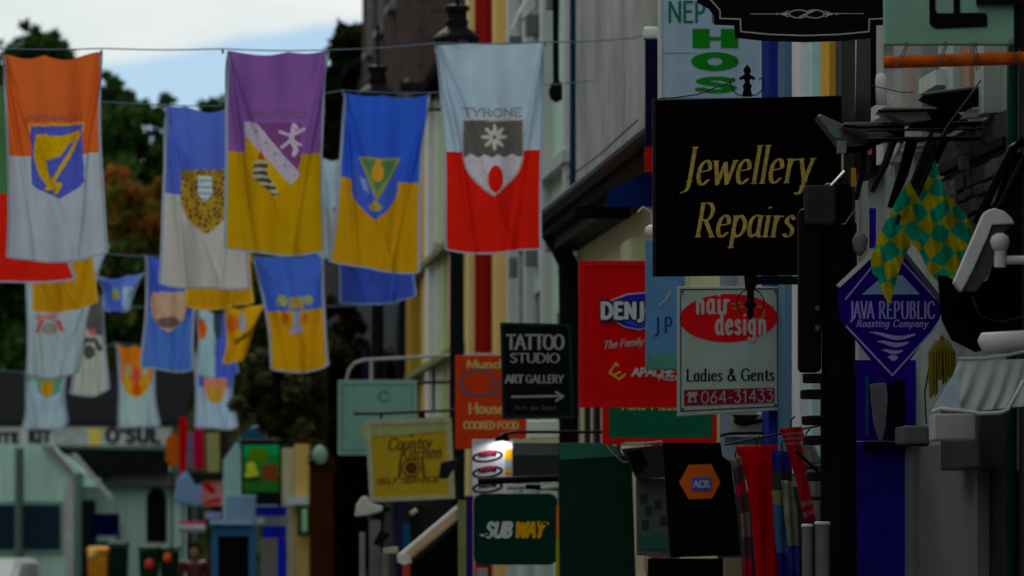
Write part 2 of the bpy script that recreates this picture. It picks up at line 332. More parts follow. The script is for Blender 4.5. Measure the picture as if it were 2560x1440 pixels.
# shop A: stone and white front (33.3 - 40)
A_ = building('stone_shop', 'stone and white painted shop house behind the row of floodlights', 33.3, 40.4, 10.5, pale)
st = mat((.085, .085, .09), .9, .35, 9, bump=.9)
obj('stone_backing', MB().wbox(33.4, 36.2, 3.35, 3.97, 0, .03), mat((.05, .05, .05), .9, .3, 9, bump=.5), A_)
stones = []
z = 3.37
while z < 3.9:
    h = random.uniform(.07, .12); D = 33.42
    while D < 36.1:
        l_ = random.uniform(.16, .42); c = random.uniform(.015, .04)
        m = MB(); a, b = D+.012, min(D+l_, 36.15)-.012; o0, o1 = .028, .03+c
        qd = [(xw(dd)-oo, dd, zz) for zz in (z+.006, z+h-.006) for dd, oo in ((a, o1), (a, o0), (b, o0), (b, o1))]
        qd = [(x+random.uniform(-.008, .008), y+random.uniform(-.008, .008), zz+random.uniform(-.008, .008)) for x, y, zz in qd]
        m.hexa(qd); obj('stone', m, st if random.random() < .6 else mat((.13, .13, .135), .9, .35, 9, bump=.9), A_, bevel=.009); D += l_
    z += h
obj('lintel', MB().wbox(33.4, 36.2, 3.99, 4.04, 0, .07), mat((.012, .012, .012), .5), A_)
obj('stone_band', MB().wbox(33.4, 36.2, 4.045, 4.2, 0, .04), mat((.07, .07, .07), .9, .3, 6, bump=.5), A_)
for D, c, wdt in ((33.9, (92, 92, 92), .1), (34.6, (90, 70, 60), .08), (35.0, (88, 95, 92), .12), (36.1, (70, 75, 74), .16), (36.7, (96, 75, 66), .1), (37.2, (96, 96, 94), .14), (38.2, (100, 100, 98), .12)):
    obj('pilaster', MB().wbox(D, D+.36, 4.22, 9.5, 0, wdt), mat(A(*c, .2), .7, .1, 4, wear=.2), A_)
for D in (35.4, 37.7): window(A_, D, D+.6, 4.6, 7.2, mat(WHITE, .5), 2, .02)
# white door surround, blue shop front
wd_ = mat(A(66, 66, 66 , .28), .5, .08, 5, wear=.2)
obj('door_surround', MB().wbox(34.2, 36.93, .12, 2.28, 0, .06), wd_, A_)
obj('capital', MB().wbox(36.9, 37.35, 2.3, 2.42, 0, .16), wd_, A_, bevel=.015)
obj('pilaster', MB().wbox(36.95, 37.3, .12, 2.29, 0, .1), wd_, A_)
obj('fascia_box', MB().pbox(2338, 2440, 1034, 1100, 33.0, .5), mat(A(82, 82, 81, .16), .6, .1, 5, wear=.2), A_, bevel=.01)
obj('fascia_box', MB().wbox(33.4, 34.99, 2.1, 2.5, 0, .2), mat(A(34, 34, 34 , .28), .5), A_, bevel=.01)
dd = obj('door', MB().wbox(33.22, 34.15, .12, 2.08, 0, .03), mat((.01, .01, .01), .3), A_)  # near-black panel stands in for the dark interior
obj('door_frame', MB().wbox(34.15, 34.3, .12, 2.09, 0, .1), wd_, dd)
obj('handle', MB().tube([(xw(34.6)-.0, 34.3, 1.05), (xw(34.3)-.2, 34.3, 1.05)], .02), iron, dd)

# shop B: blue and yellow painted front (40.5 - 49)
B_ = building('blue_shop', 'narrow shop house with blue and yellow upright mouldings behind the hanging signs', 40.5, 49.4, 9.6, mat(A(98, 98, 98, .13), .75, .1, 3, wear=.25))
for D, dl, c, o in ((40.6, .3, (30, 30, 30), .1), (40.95, .5, (130, 95, 30), .14), (41.6, .55, (118, 95, 48), .05), (42.3, .25, (100, 125, 130), .1), (42.9, .5, (112, 112, 112), .12), (44.0, .5, (40, 58, 72), .1), (44.6, .5, (12, 20, 70), .16), (45.3, .5, (22, 42, 62), .08), (46.8, .6, (70, 70, 70), .1), (48.2, .6, (60, 66, 74), .1)):
    obj('moulding', MB().wbox(D, D+dl, 2.2, 9.0, 0, o), mat(A(*c, .17), .6, .12, 5, wear=.15), B_)
obj('shop_front', MB().wbox(40.6, 49.2, .12, 2.1, 0, .08), mat((.01, .014, .03), .4), B_)
for D in (43.3, 47.3): window(B_, D, D+.5, 4.6, 6.4, mat((.05, .1, .2), .5), 2, .02)
obj('tilted_board', MB().add([(xw(39.9)-.02, 39.9, 4.2), (xw(39.0)-.02, 39.0, 4.2), (xw(39.0)-.02, 39.0, 6.6), (xw(39.5)-.02, 39.5, 6.6)]+[(xw(39.9)-.1, 39.9, 4.2), (xw(39.0)-.1, 39.0, 4.2), (xw(39.0)-.1, 39.0, 6.6), (xw(39.5)-.1, 39.5, 6.6)], [(0, 1, 2, 3), (7, 6, 5, 4), (0, 4, 5, 1), (1, 5, 6, 2), (2, 6, 7, 3), (3, 7, 4, 0)]), black, B_)

# shop C: cream shop with blue fascia under a black eave (49.5 - 57)
cream = mat(A(104, 108, 84, .13), .8, .1, 3, bump=.2, wear=.25)
C_ = building('cream_shop', 'low cream shop with dark blue fascia under a black eave, right of the red flag', 49.5, 65, 5.18, cream, roof=False)
obj('wall', MB().wbox(57.0, 65.4, 5.21, 15, -6, 0), mat(A(86, 86, 85, .19), .9, .2, .8, bump=.35, wear=.45), C_, label='tall bare grey rendered wall above the eave')
obj('wall', MB().wbox(49.5, 56.98, 5.21, 9.6, -7, -.4), cream, C_)
obj('eave', MB().wbox(49.5, 65.3, 5.2, 5.4, -.02, .42), mat((.02, .021, .022), .6, .4, 6, bump=.4), C_)
if 0: obj('lean_to_roof', MB().add([(xw(D)-o, D, z_) for D in (49.5, 65.3) for o, z_ in ((.45, 5.35), (.45, 5.42), (0, 5.8), (0, 5.35))], [(0, 1, 2, 3), (7, 6, 5, 4), (0, 4, 5, 1), (1, 5, 6, 2), (3, 2, 6, 7)]), mat((.03, .03, .032), .7, .4, 6, bump=.5), C_)
obj('gutter', MB().tube([(xw(49.5)-.5, 49.5, 5.36), (xw(65.4)-.5, 65.4, 5.36)], .075, 10), iron, C_)
obj('fascia', MB().prism([(1518, 516), (1518, 478), (1660, 410), (1660, 516)], 52.8, .1), mat((.004, .022, .16), .6), C_); obj('fascia_black_board', MB().pbox(1440, 1575, 517, 545, 53, .1), mat((.006, .006, .006), .8), C_)  # plain black board below the blue fascia
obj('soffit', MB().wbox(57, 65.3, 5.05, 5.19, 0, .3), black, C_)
for D in (57.4, 58.9, 60.4, 61.8, 63.0): obj('window_post', MB().wbox(D, D+.3, 2.6, 4.05, 0, .08), mat((.05, .02, .012), .6), C_)
for D in (57.9, 59.5, 61.0, 62.3): obj('window_board', MB().wbox(D, D+.5, 2.6, 4.1, 0, .05), mat((.5, .5, .48), .6), C_)
obj('pilaster', MB().wbox(56.2, 57.3, .12, 4.7, 0, .2), mat(A(106, 110, 88, .13), .7, .1, 3), C_)
mm = MB(); mm2 = MB()
for i in range(6):
    for j in range(8):
        (mm if (i+j) % 2 else mm2).wbox(55.2+i*.42, 55.2+i*.42+.42, .5+j*.3, .8+j*.3, .005, .06)
obj('chequer_tile', mm, mat((.4, .03, .02), .4), C_)['kind'] = 'stuff'
obj('chequer_tile', mm2, mat((.6, .58, .5), .4), C_)['kind'] = 'stuff'
m = MB(); g = (xw(65.2)-.5, 65.2, 5.3)
m.tube([P(1385, 545, 65), P(1380, 590, 65), P(1400, 618, 65), P(1420, 660, 65), P(1422, 760, 65), P(1420, 1500, 65)], .115, 12)
tag(obj('drainpipe', m, iron, smooth=True), 'thick black drainpipe with a swan neck under the black eave', 'drainpipe')
obj_ = obj('pipe', MB().ptube([(1432, -200), (1432, 470)], 64.3, 7.5), mat((.01, .045, .09), .45, .3)); tag(obj_, 'slim blue downpipe on the edge of the grey rendered wall', 'drainpipe')

# house D: white and pale green (65.5 - 76)
palegreen = mat(A(104, 122, 112, .17), .75, .08, 2, wear=.25)
D_ = building('pale_green_house', 'pale green and white town house behind the white and red flag', 65.5, 76, 15, palegreen)
for z_ in (6.1, 9.9, 12.8): obj('string_course', MB().wbox(65.6, 75.9, z_, z_+.14, 0, .14), mat((.55, .56, .54), .6), D_)
for D, z0, z1 in ((66.6, 1.9, 4.5), (70.3, 1.9, 4.9), (73.2, 1.9, 5.6), (70.4, 7.0, 9.5), (73.4, 7.0, 9.5)):
    window(D_, D, D+1.15, z0, z1, mat((.6, .62, .6), .5), 2, 0)
for D in (65.7, 69.2, 72.1, 75.3): obj('pilaster', MB().wbox(D, D+.45, .12, 14.5, 0, .1), mat((.6, .62, .6), .6, .06, 3), D_)
t = thing('wall_lantern', 'black bracket lantern on a long rod hanging beside the blue downpipe', 'lantern', P(1390, 250, 67))
obj('rod', MB().ptube([(1388, -120), (1390, 200)], 67, 8), black, t)
obj('lamp_head', MB().plathe(1391, 67, [(4, 195), (13, 208), (20, 228), (15, 248), (4, 256)]), black, t, smooth=True)
t = thing('wall_bracket', 'white slanting metal bracket with a hook high on the pale green house', 'bracket', P(1330, 60, 69))
obj('arm', MB().ptube([(1280, 74), (1295, 40), (1335, -30)], 69, 5), mat((.8, .8, .8), .4), t)
obj('strut', MB().ptube([(1300, 55), (1340, 20), (1350, -20)], 69, 3), mat((.3, .3, .3), .4), t)

for D in (67.9, 71.4, 74.4):
    for z_ in (5.2, 8.1): obj('vent_box', MB().wbox(D, D+.35, z_, z_+.25, 0, .14), mat((.2, .2, .2), .6), D_)
for y_, r_ in ((300, 2.2), (455, 1.6)): tag(obj('cable', MB().tube([(xw(57)-.06, 57, P(0, y_, 57).z), (xw(61)-.09, 61, P(0, y_, 57).z-.06), (xw(66)-.06, 66, P(0, y_, 57).z)], r_*.004), mat((.05, .05, .05), .6)), {300: 'thin dark cable clipped across the grey rendered wall', 455: 'lower thin cable running just above the black eave'}[y_], 'cable')
# house E: cream with dark red pilasters (76 - 84)
E_ = building('cream_house', 'cream house with dark red pilasters above the orange cafe sign', 76.1, 84, 15.5, mat(A(140, 120, 82, .2), .8, .08, 2, wear=.15))
for D, dl, c, o in ((78.6, 2.3, (72, 8, 6), .2), (77.4, .9, (150, 125, 80), .12), (81.4, .8, (140, 125, 85), .25), (83, .6, (130, 105, 80), .12)):
    obj('pilaster', MB().wbox(D, D+dl, .12, 15, 0, o), mat(A(*c, .2), .65, .1, 2), E_)
window(E_, 82.3, 82.95, 3.6, 6.0, mat((.05, .01, .01), .5), 1)
# row F: yellow-green fronts (84 - 100)
olive = mat(A(82, 90, 62, .17), .85, .12, 1.5, wear=.3)
F_ = building('olive_house', 'pale olive terrace front with white downpipe and small ledges behind the flags', 84.1, 100, 9.2, olive)
for D, dl, c, o in ((85.5, 1.2, (104, 92, 58), .18), (88, 1.0, (96, 80, 70), .12), (90.2, 1.6, (84, 92, 66), .1), (93.2, .8, (112, 112, 112), .2), (95.5, 1.3, (98, 82, 46), .12), (98.2, 1.7, (78, 60, 22), .22)):
    obj('pilaster', MB().wbox(D, D+dl, .12, 9, 0, o), mat(A(*c, .17), .7, .1, 2), F_)
for z_ in (3.15, 4.6, 6.3): obj('string_course', MB().wbox(84.2, 99.8, z_, z_+.1, 0, .25), mat(A(60, 62, 44, .17), .7), F_)
for D in (86.9, 91.9, 97.0):
    window(F_, D, D+.95, 6.6, 8.3, mat((.4, .42, .4), .5)); window(F_, D, D+.95, 3.4, 4.5, mat((.4, .42, .4), .5))
tag(obj('downpipe', MB().ptube([(1096, 250), (1096, 870), (1100, 900), (1100, 1500)], 92, 9), mat(A(112, 114, 114, .2), .5, .1)), 'pale grey downpipe on the olive terrace beside the white and red flag', 'drainpipe')
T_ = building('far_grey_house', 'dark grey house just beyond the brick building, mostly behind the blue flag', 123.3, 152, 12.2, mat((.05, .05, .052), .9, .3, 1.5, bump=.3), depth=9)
# building G: tall brown brick with gable to the camera
brick = mat(A(44, 41, 40, .5), .9, .35, 1.2, kind='brick', bump=.3)
G_ = building('brick_building', 'tall dark brown brick building rising against the sky', 100.1, 123, 17, brick, depth=9)
obj('rust_stain_panel', MB().box(xw(100)+.9, xw(100)+1.75, 100.03, 100.1, 11.1, 12.1), mat((.14, .055, .02), .9, .5, 2), G_)
for D in (103, 108, 113, 118): window(G_, D, D+1.2, 8, 10.2, mat((.2, .2, .2), .5)); window(G_, D, D+1.2, 12, 14, mat((.2, .2, .2), .5))
tag(obj('gutter', MB().pbox(1000, 1110, 205, 228, 98.5, .3), iron), 'black box gutter under the brick gable above the blue and yellow flag', 'gutter')
m = MB(); m.wbox(101, 122, .12, 6.9, 0, .3); obj('shop_front', m, mat((.012, .014, .02), .5, .3), G_)
m = MB(); m.wbox(101, 108, 3.7, 5.2, .5, .9); obj('awning', m, mat((.01, .012, .06), .6), G_)

# left-hand row: stands outside the picture but closes in the street, its near houses raised to cut sky light
cols = [(.3, .28, .24), (.4, .38, .34), (.22, .2, .2), (.35, .3, .2), (.3, .33, .35)]
T = thing('sky_light_block', 'grey four-storey block added unseen behind the camera to cut sky light', 'building', (0, -40, 0)); obj('wall', MB().box(-26, 26, -52, -40, 0, 17), mat((.3, .29, .27), .85, .15, 2), T); obj('roof', MB().box(-26.5, 26.5, -52.5, -39.5, 17.01, 17.4), slate, T)  # unseen block added to keep sky light off the near signs
for i in range(8):
    for j in range(4):
        wn = obj('window', MB().box(-22+i*6, -20.5+i*6, -39.99, -39.9, 1.5+j*4, 3.6+j*4), mat(WHITE, .5), T); obj('pane', MB().box(-21.9+i*6, -20.6+i*6, -39.91, -39.88, 1.6+j*4, 3.5+j*4), glass, wn)
D = -30; i = 0
while D < 112:
    L_ = 13.5+(i % 3)*3; hh = (13.5 if D < 75 else 9.5)+(i*1.7) % 3
    m = MB(); m.wbox(D, D+L_-.1, 0, hh, 13.0, 20)
    T = thing('terrace_house', 'plain rendered terrace house in the row along the left pavement', 'house', (xw(D)-16, D, 0), 'houses along the left pavement')
    obj('wall', m, mat(cols[i % 5], .85, .15, 2), T)
    v = []
    for dd_ in (D, D+L_-.1):
        x = xw(dd_); v += [(x-12.8, dd_, hh), (x-16.5, dd_, hh+2.4), (x-20.2, dd_, hh)]
    obj('roof', MB().add(v, [(0, 1, 2), (5, 4, 3), (0, 3, 4, 1), (1, 4, 5, 2), (0, 2, 5, 3)]), slate, T)
    for k_ in range(3):
        for zz in (1.0, 4.2):
            a = D+1.5+k_*4; wn = obj('window', MB().wbox(a, a+1.3, zz, zz+1.7, 12.93, 12.99), mat(WHITE, .5), T)
            obj('pane', MB().wbox(a+.1, a+1.2, zz+.1, zz+1.6, 12.99-.1, 12.92), glass, wn)
    D += L_; i += 1
# ------------------------------------------------------------------ hanging signs, nearest first
def M8(r, g, b, il=.16, rough=.45, var=.12, **k):
    k.setdefault('wear', .22); return mat(A(r, g, b, il), rough, var, 5, **k)
GS = 'signs projecting over the pavement'
def board(name, label, px0, px1, py0, py1, D, t, pm, cat='sign', frame=None, fw=8, fm=None, bevel=.006, group=GS, arm=None):
    T = thing(name, label, cat, P((px0+px1)/2, py1, D), group)
    if frame is None: obj('panel', MB().pbox(px0, px1, py0, py1, D, t), pm, T, bevel=bevel)
    else:
        obj('panel', MB().pbox(px0+fw, px1-fw, py0+fw, py1-fw, D+.012, t-.024), pm, T)
        m = MB(); m.pbox(px0, px1, py0, py0+fw, D, t); m.pbox(px0, px1, py1-fw, py1, D, t); m.pbox(px0, px0+fw, py0+fw, py1-fw, D, t); m.pbox(px1-fw, px1, py0+fw, py1-fw, D, t)
        obj('frame', m, fm, T)
    if arm:   # steel arm from the wall
        for y in arm:
            z = P(0, y, D).z; obj('bracket', MB().tube([(P(px1, 0, D).x-.05, D+t/2, z), (xw(D)+.02, D+t/2, z)], .02), iron, T)
    return T

# 1 ornate black board at the top
def ornate(x, y, g=0):
    """half outline of the black shield board, from the middle of the bottom edge"""
half = [(2012, 104), (2120, 100), (2190, 93), (2192, 62), (2243, 60), (2243, 38), (2257, 20), (2285, 5), (2285, -160)]
out = half+[(4024-x, y) for x, y in half[::-1]]
sc = lambda pts, d: [(2012+(x-2012)*(1-d/270.), y-d if y > 0 else y) for x, y in pts]
T = thing('ornate_sign', 'black shield-shaped sign with scalloped edge and fine white scroll at the top of the photo', 'sign', P(2012, 104, 38), GS)
obj('panel', MB().prism([(x+0, y) for x, y in [(2012+(x-2012)*.98, y) for x, y in out]], 38, .06), black, T)
lw = mat((.5, .5, .5), .5, .05)
h2 = [(2012, 89), (2100, 86), (2172, 79), (2173, 48), (2224, 46), (2224, 26), (2245, 2), (2262, -10)]
seg = [(a[0], a[1], b[0], b[1], 1.7, 1.7, 0) for a, b in zip(h2[:-1], h2[1:])]; seg += [(4024-a, b, 4024-c, d_, e, f, g_) for a, b, c, d_, e, f, g_ in seg]
obj('outline', contour(MB(), seg, 38, .8), lw, T)
sp = [(1877, 35, 1960, 35, .9, .9, 0), (2064, 34, 2160, 34, .9, .9, 0)]
for s in (-1, 1):
    cx = 2017+s*20
    pts = [(cx+24*math.cos(a), 35+s*10*math.sin(a)*(1 if s > 0 else 1)) for a in np.linspace(-2.6, 2.6, 16)] if s > 0 else [(cx-24*math.cos(a), 35+10*math.sin(a)) for a in np.linspace(-2.6, 2.6, 16)]
    sp += [(*a, *b, 1.9, 1.3, 0) for a, b in zip(pts[:-1], pts[1:])]
    sp += [(2017+s*50, 35, 2017+s*62, 35, 3, 3, 0), (2017+s*74, 35, 2017+s*75, 35, 2.6, 2.6, 0), (2017+s*46, 28, 2017+s*60, 34, 1.3, 1.3, 0), (2017+s*46, 42, 2017+s*60, 36, 1.3, 1.3, 0)]
sp += [(2000, 42, 2034, 27, 3.2, 2, 0)]
obj('scroll', contour(MB(), sp, 38, .7), lw, T)
obj('bracket', MB().pbox(2240, 2262, 40, 56, 38.02, .05), iron, T)

# 2 hostel sign
ws = M8(92, 106, 118, .15, wear=.12)
T = board('hostel_sign', 'tall white sign with large green upright letters above the black jewellery board', 1655, 1916, -330, 246, 46, .16, ws, bevel=.01)
obj('frame', MB().pbox(1646, 1655, -330, 248, 45.99, .18).pbox(1900, 1924, -330, 248, 45.985, .2), M8(100, 100, 98, .16), T)
text_part(T, 'lettering', [('NEPTUNE', 1668, 1905, 55, 50, dict(nib=(3.6, 3, 20), track=.1))], M8(12, 52, 38, .15), 46, .8)
gm = M8(6, 62, 8, .15)
H = [(1731, 72), (1774, 72), (1774, 92), (1802, 92), (1802, 72), (1845, 72), (1845, 119), (1802, 119), (1802, 100), (1774, 100), (1774, 119), (1731, 119)]
obj('letter', MB().prism(H, 45.992, .01), gm, T)
ring = lambda X, Y: np.maximum(np.hypot((X-1787)/60, (Y-154)/23.5)-1, .42-np.hypot((X-1787)/45, (Y-154)/23))
obj('letter', contour(MB(), [], 46, .8, fn=ring, box=(1720, 1852, 125, 184)), gm, T)
sg, _ = strokes('S'); seg = [(1732+12+a[0]*165, 236-8-a[1]*32, 1732+12+b[0]*165, 236-8-b[1]*32, 16, 5, 0) for a, b, k_ in sg]
obj('letter', contour(MB(), seg, 46, .8), gm, T)
obj('seam', MB().pbox(1655, 1740, 131, 133, 45.996, .004), M8(60, 74, 86, .15), T)
tag(obj('cable', MB().ptube([(1630, 248), (1690, 244), (1745, 236), (1790, 218), (1830, 205)], 41.5, 1.6, 6), black), 'thin black cable sagging over the top of the jewellery board', 'cable')

# 3 jewellery board
T = thing('jewellery_sign', 'large square black sign with gold italic lettering on an iron finial', 'sign', P(1870, 690, 40.4), GS)
obj('panel', MB().prism([(1634, 250), (2104, 239), (2104, 686), (1634, 690)], 40.4, .1), mat((.004, .004, .004), .5, .3, 4, spec=0.), T, bevel=.006)
obj('edge_trim', MB().prism([(1632, 247), (1640, 247), (1640, 690), (1632, 690)], 40.395, .11), mat((.02, .02, .02), .4), T)
gold = mat((.62, .44, .1), .45, .4, 22)
text_part(T, 'lettering', [('Jewellery', 1700, 2046, 463, 94, dict(nib=(5.2, 1.5, 12), serif=.08, slant=.17, track=.1, rise=-8)), ('Repairs', 1735, 2000, 592, 84, dict(nib=(5.2, 1.5, 12), serif=.08, slant=.17, track=.1))], gold, 40.4, .7)
def finial(T, cx, y0, s, D):
    pr = [(12, 0), (15, -6), (9, -14), (9, -30), (13, -34), (8, -40), (8, -44)]
    m = MB(); m.plathe(cx, D, [(r, y0+s*y) for r, y in ([(13, 0), (9, -18), (12, -26), (6, -34), (7, -44), (13, -50), (8, -55), (7, -58), (10, -64), (7, -72), (1, -80)] if s > 0 else [(1, -80), (7, -72), (10, -64), (7, -58), (8, -55), (13, -50), (7, -44), (6, -34), (12, -26), (9, -18), (13, 0)])], 12)
    for q in (-1, 1): m.ptube([(cx, y0-s*44), (cx+q*14, y0-s*48), (cx+q*17, y0-s*42)], D, [4, 4, 5], 6)
    obj('finial', m, black, T, smooth=True)
    for q in (-1, 1):
        pts = [(cx+q*t_*(1.0), y) for t_, y in ((5, y0-s*4), (22, y0-s*3), (36, y0-s*14), (42, y0-s*30), (40, y0-s*44))]
        obj('scroll', MB().ptube(pts+[(cx+q*34, y0-s*46), (cx+q*30, y0-s*40)], D, 1.5, 6), black, T)
finial(T, 1868, 241, 1, 40.45)
m = MB(); m.plathe(1876, 40.45, [(1, 800), (7, 792), (10, 784), (7, 776), (8, 771), (17, 763), (9, 752), (9, 728), (14, 716), (16, 690)], 12); obj('lower_finial', m, black, T, smooth=True)
for q in (-1, 1):
    pts = [(1876+q*34*math.sin(a), 757-34*math.cos(a)) for a in np.linspace(.3, 2.6, 14)]
    obj('scroll', MB().ptube(pts, 40.45, 1.5, 6), black, T)
obj('arm', MB().tube([(P(1876, 0, 40.4).x, 40.45, P(0, 700, 40.4).z), (xw(40.4), 40.45, P(0, 700, 40.4).z)], .03), iron, T)

# 4 hair design
hw = M8(74, 82, 78, .16, wear=.2); T = thing('hair_salon_sign', 'white salon sign with red oval, phone number strip and thin black border', 'sign', P(1822, 1037, 44.5), GS)
obj('panel', MB().prism([(1693, 716), (1953, 716), (1955, 1025), (1693, 1041)], 44.5, .08), hw, T, bevel=.006)
bl = [(1702, 724), (1943, 722), (1944, 1016), (1702, 1028)]
obj('border', contour(MB(), [(*bl[i], *bl[(i+1) % 4], 1.3, 1.3, 0) for i in range(4)], 44.5, .7), black, T)
obj('oval', contour(MB(), [], 44.5, .8, fn=lambda X, Y: np.hypot((X-1821)/122, (Y-795+.02*(X-1821))/60)-1, box=(1690, 1950, 725, 865), warp=None), M8(100, 3, 7, .16), T)
tl = mat((.5, .48, .46), .5, .04)
text_part(T, 'lettering', [('hair', 1738, 1825, 783, 52, dict(nib=(4.0, 3.5, 0), track=.2)), ('design', 1787, 1918, 835, 54, dict(nib=(3.9, 3.5, 0), track=.2))], tl, 44.5, .7, .008)
text_part(T, 'lettering', [('Ladies & Gents', 1715, 1937, 953, 30, dict(nib=(2.4, 1.1, 0), serif=.07, track=.1, rise=-2))], black, 44.5, .55)
obj('strip', MB().prism([(1710, 975), (1936, 969), (1936, 1006), (1710, 1014)], 44.494, .006), M8(60, 4, 18, .16), T)
text_part(T, 'lettering', [('064-31433', 1752, 1934, 1008, 29, dict(nib=(1.7, 1.7, 0), track=.12, rise=-5))], mat((.4, .36, .38), .5), 44.494, .6, .004)
ph = [(1716, 988), (1722, 980), (1742, 980), (1745, 988), (1739, 990), (1742, 1006), (1719, 1007), (1722, 990)]
obj('telephone_mark', MB().prism(ph, 44.49, .003), mat((.4, .36, .38), .5), T); obj('telephone_dial', contour(MB(), [(1731, 998, 1731.5, 998, 5, 5, 0)], 44.485, .6), M8(60, 4, 18, .16), T)
obj('gold_swirl', contour(MB(), [(1835, 772, 1862, 765, 5, 2.5, 20), (1862, 765, 1880, 778, 4, 2.5, 20), (1830, 760, 1850, 757, 4, 2, 0)]+[(1893+18*math.cos(a), 782+17*math.sin(a), 1893+18*math.cos(a+.4), 782+17*math.sin(a+.4), 2.5, 2.5, 0) for a in np.arange(-1.5, 3.2, .4)], 44.5, .7, .007), mat((.35, .2, .03), .4), T)
obj('bracket', MB().prism([(1830, 1037), (1900, 1037), (1886, 1052), (1845, 1055)], 44.52, .05), iron, T)
obj('hook', MB().ptube([(1948, 716), (1952, 692), (1970, 690), (1996, 680)], 44.54, 3.2, 6), mat((.35, .33, .2), .4, metal=.6), T)
obj('arm', MB().tube([(P(1955, 0, 44.5).x-.02, 44.54, P(0, 1010, 44.5).z), (xw(44.5)+.02, 44.54, P(0, 1010, 44.5).z)], .03), iron, T)

# 5 JP sign
T = board('blue_initials_sign', 'pale blue narrow sign with dark initials half hidden behind the salon sign', 1614, 1712, 600, 924, 46.6, .07, M8(38, 62, 84, .16, wear=.15))
for ch, a_, e_ in (('J', 1634, 1652), ('P', 1660, 1683)): text_part(T, 'letter', [(ch, a_, e_, 832, 38, dict(nib=(2.3, 2, 0)))], M8(6, 18, 44, .16), 46.6, .6)
obj('swoosh', contour(MB(), [(1648, 762, 1665, 748, 3, 2, 30), (1665, 748, 1676, 728, 3, 2, 30)], 46.6, .7), tl, T)
obj('lower_panel', MB().pbox(1616, 1708, 884, 922, 46.59, .008), M8(34, 66, 58, .16), T)
# white lamp fittings and vertical banner
T = thing('banner_sign', 'narrow upright dark navy banner with white cap and red foot beside the hostel sign', 'sign', P(1630, 430, 50))
obj('panel', MB().pbox(1613, 1647, 98, 368, 50, .12), mat((.008, .006, .035), .5), T)
obj('red_foot', MB().pbox(1613, 1648, 368, 428, 50, .12), M8(86, 4, 6, .16), T)
obj('cap', MB().pbox(1608, 1648, 66, 97, 49.98, .18), mat((.75, .8, .85), .4), T, bevel=.03)
T = thing('globe_lamp', 'small white globe lamp on the cream shop, left of the black jewellery board', 'lamp', P(1630, 600, 49))
obj('globe', MB().plathe(1631, 49, [(6, 594), (16, 588), (19, 577), (16, 568), (6, 562)]), mat((.8, .85, .85), .3), T, smooth=True)
obj('neck', MB().ptube([(1631, 560), (1628, 530), (1608, 518), (1595, 530)], 49, 3), mat((.5, .5, .45), .4), T)

# 6 red pizza sign
T = board('pizza_sign', 'large red sign with blue and white badge and pizza lettering', 1447, 1712, 652, 1018, 48.2, .14, M8(138, 2, 3, .15, var=.14), frame=1, fw=14, fm=M8(98, 4, 6, .14))
obj('badge_edge', MB().prism([(1527, 750), (1568, 734), (1640, 728), (1690, 760), (1690, 790), (1600, 826), (1560, 818), (1527, 798)], 48.19, .02), mat((.5, .55, .6), .5), T)
obj('badge', MB().prism([(1531, 752), (1570, 737), (1640, 731), (1686, 762), (1686, 788), (1600, 822), (1562, 815), (1531, 797)], 48.185, .02), M8(14, 10, 78, .16), T)
obj('badge_band', MB().prism([(1533, 782), (1640, 776), (1690, 776), (1686, 788), (1600, 818), (1560, 806)], 48.18, .004), M8(16, 40, 118, .16), T)
s1 = ('DENJOES', 1500, 1700, 795, 37, dict(nib=(5.4, 4.6, 0), track=.2))
text_part(T, 'lettering', [('DENJOES', 1500, 1700, 795, 37, dict(nib=(9.5, 9, 0), track=.2))], mat((.02, .012, .06), .5), 48.178, .8, .002)
text_part(T, 'lettering', [s1], mat((.62, .66, .64), .5), 48.178, .7, .008)
text_part(T, 'lettering', [('The Family Restaurant', 1506, 1720, 872, 18, dict(nib=(1.7, 1.2, 20), slant=.2, rise=-22))], mat((.5, .4, .4), .5), 48.212, .6, .006)
text_part(T, 'lettering', [('APACHE', 1578, 1690, 940, 19, dict(nib=(2.7, 2.2, 0), slant=.1)), ('PIZZA', 1645, 1700, 950, 9, dict(nib=(1.4, 1.2, 0)))], mat((.6, .58, .55), .5), 48.212, .6, .006)
obj('feather_mark', contour(MB(), [(1525, 930, 1540, 908, 3, 2, 30), (1540, 908, 1545, 915, 3, 2, 0), (1524, 932, 1548, 948, 3.5, 2, 0), (1548, 948, 1562, 936, 3, 2.5, 0), (1535, 938, 1550, 930, 3, 2, 0)], 48.212, .7, .006), mat(A(170, 120, 50, .14), .5), T)
obj('arm', MB().pbox(1583, 1640, 656, 664, 48.3, .04), iron, T)

# 7 green sign in a red frame
T = board('green_framed_sign', 'wide green sign in a red frame hanging below the red pizza sign', 1506, 1798, 985, 1111, 50, .12, M8(4, 48, 34, .16), frame=1, fw=16, fm=M8(104, 5, 5, .16))
text_part(T, 'lettering', [('Take Pizza', 1545, 1700, 1024, 22, dict(nib=(2.2, 1.6, 0)))], mat(A(150, 130, 60, .13), .5), 50.012, .7)
obj('brackets', MB().pbox(1560, 1655, 1104, 1108, 49.97, .03), mat((.5, .35, .3), .4), T)

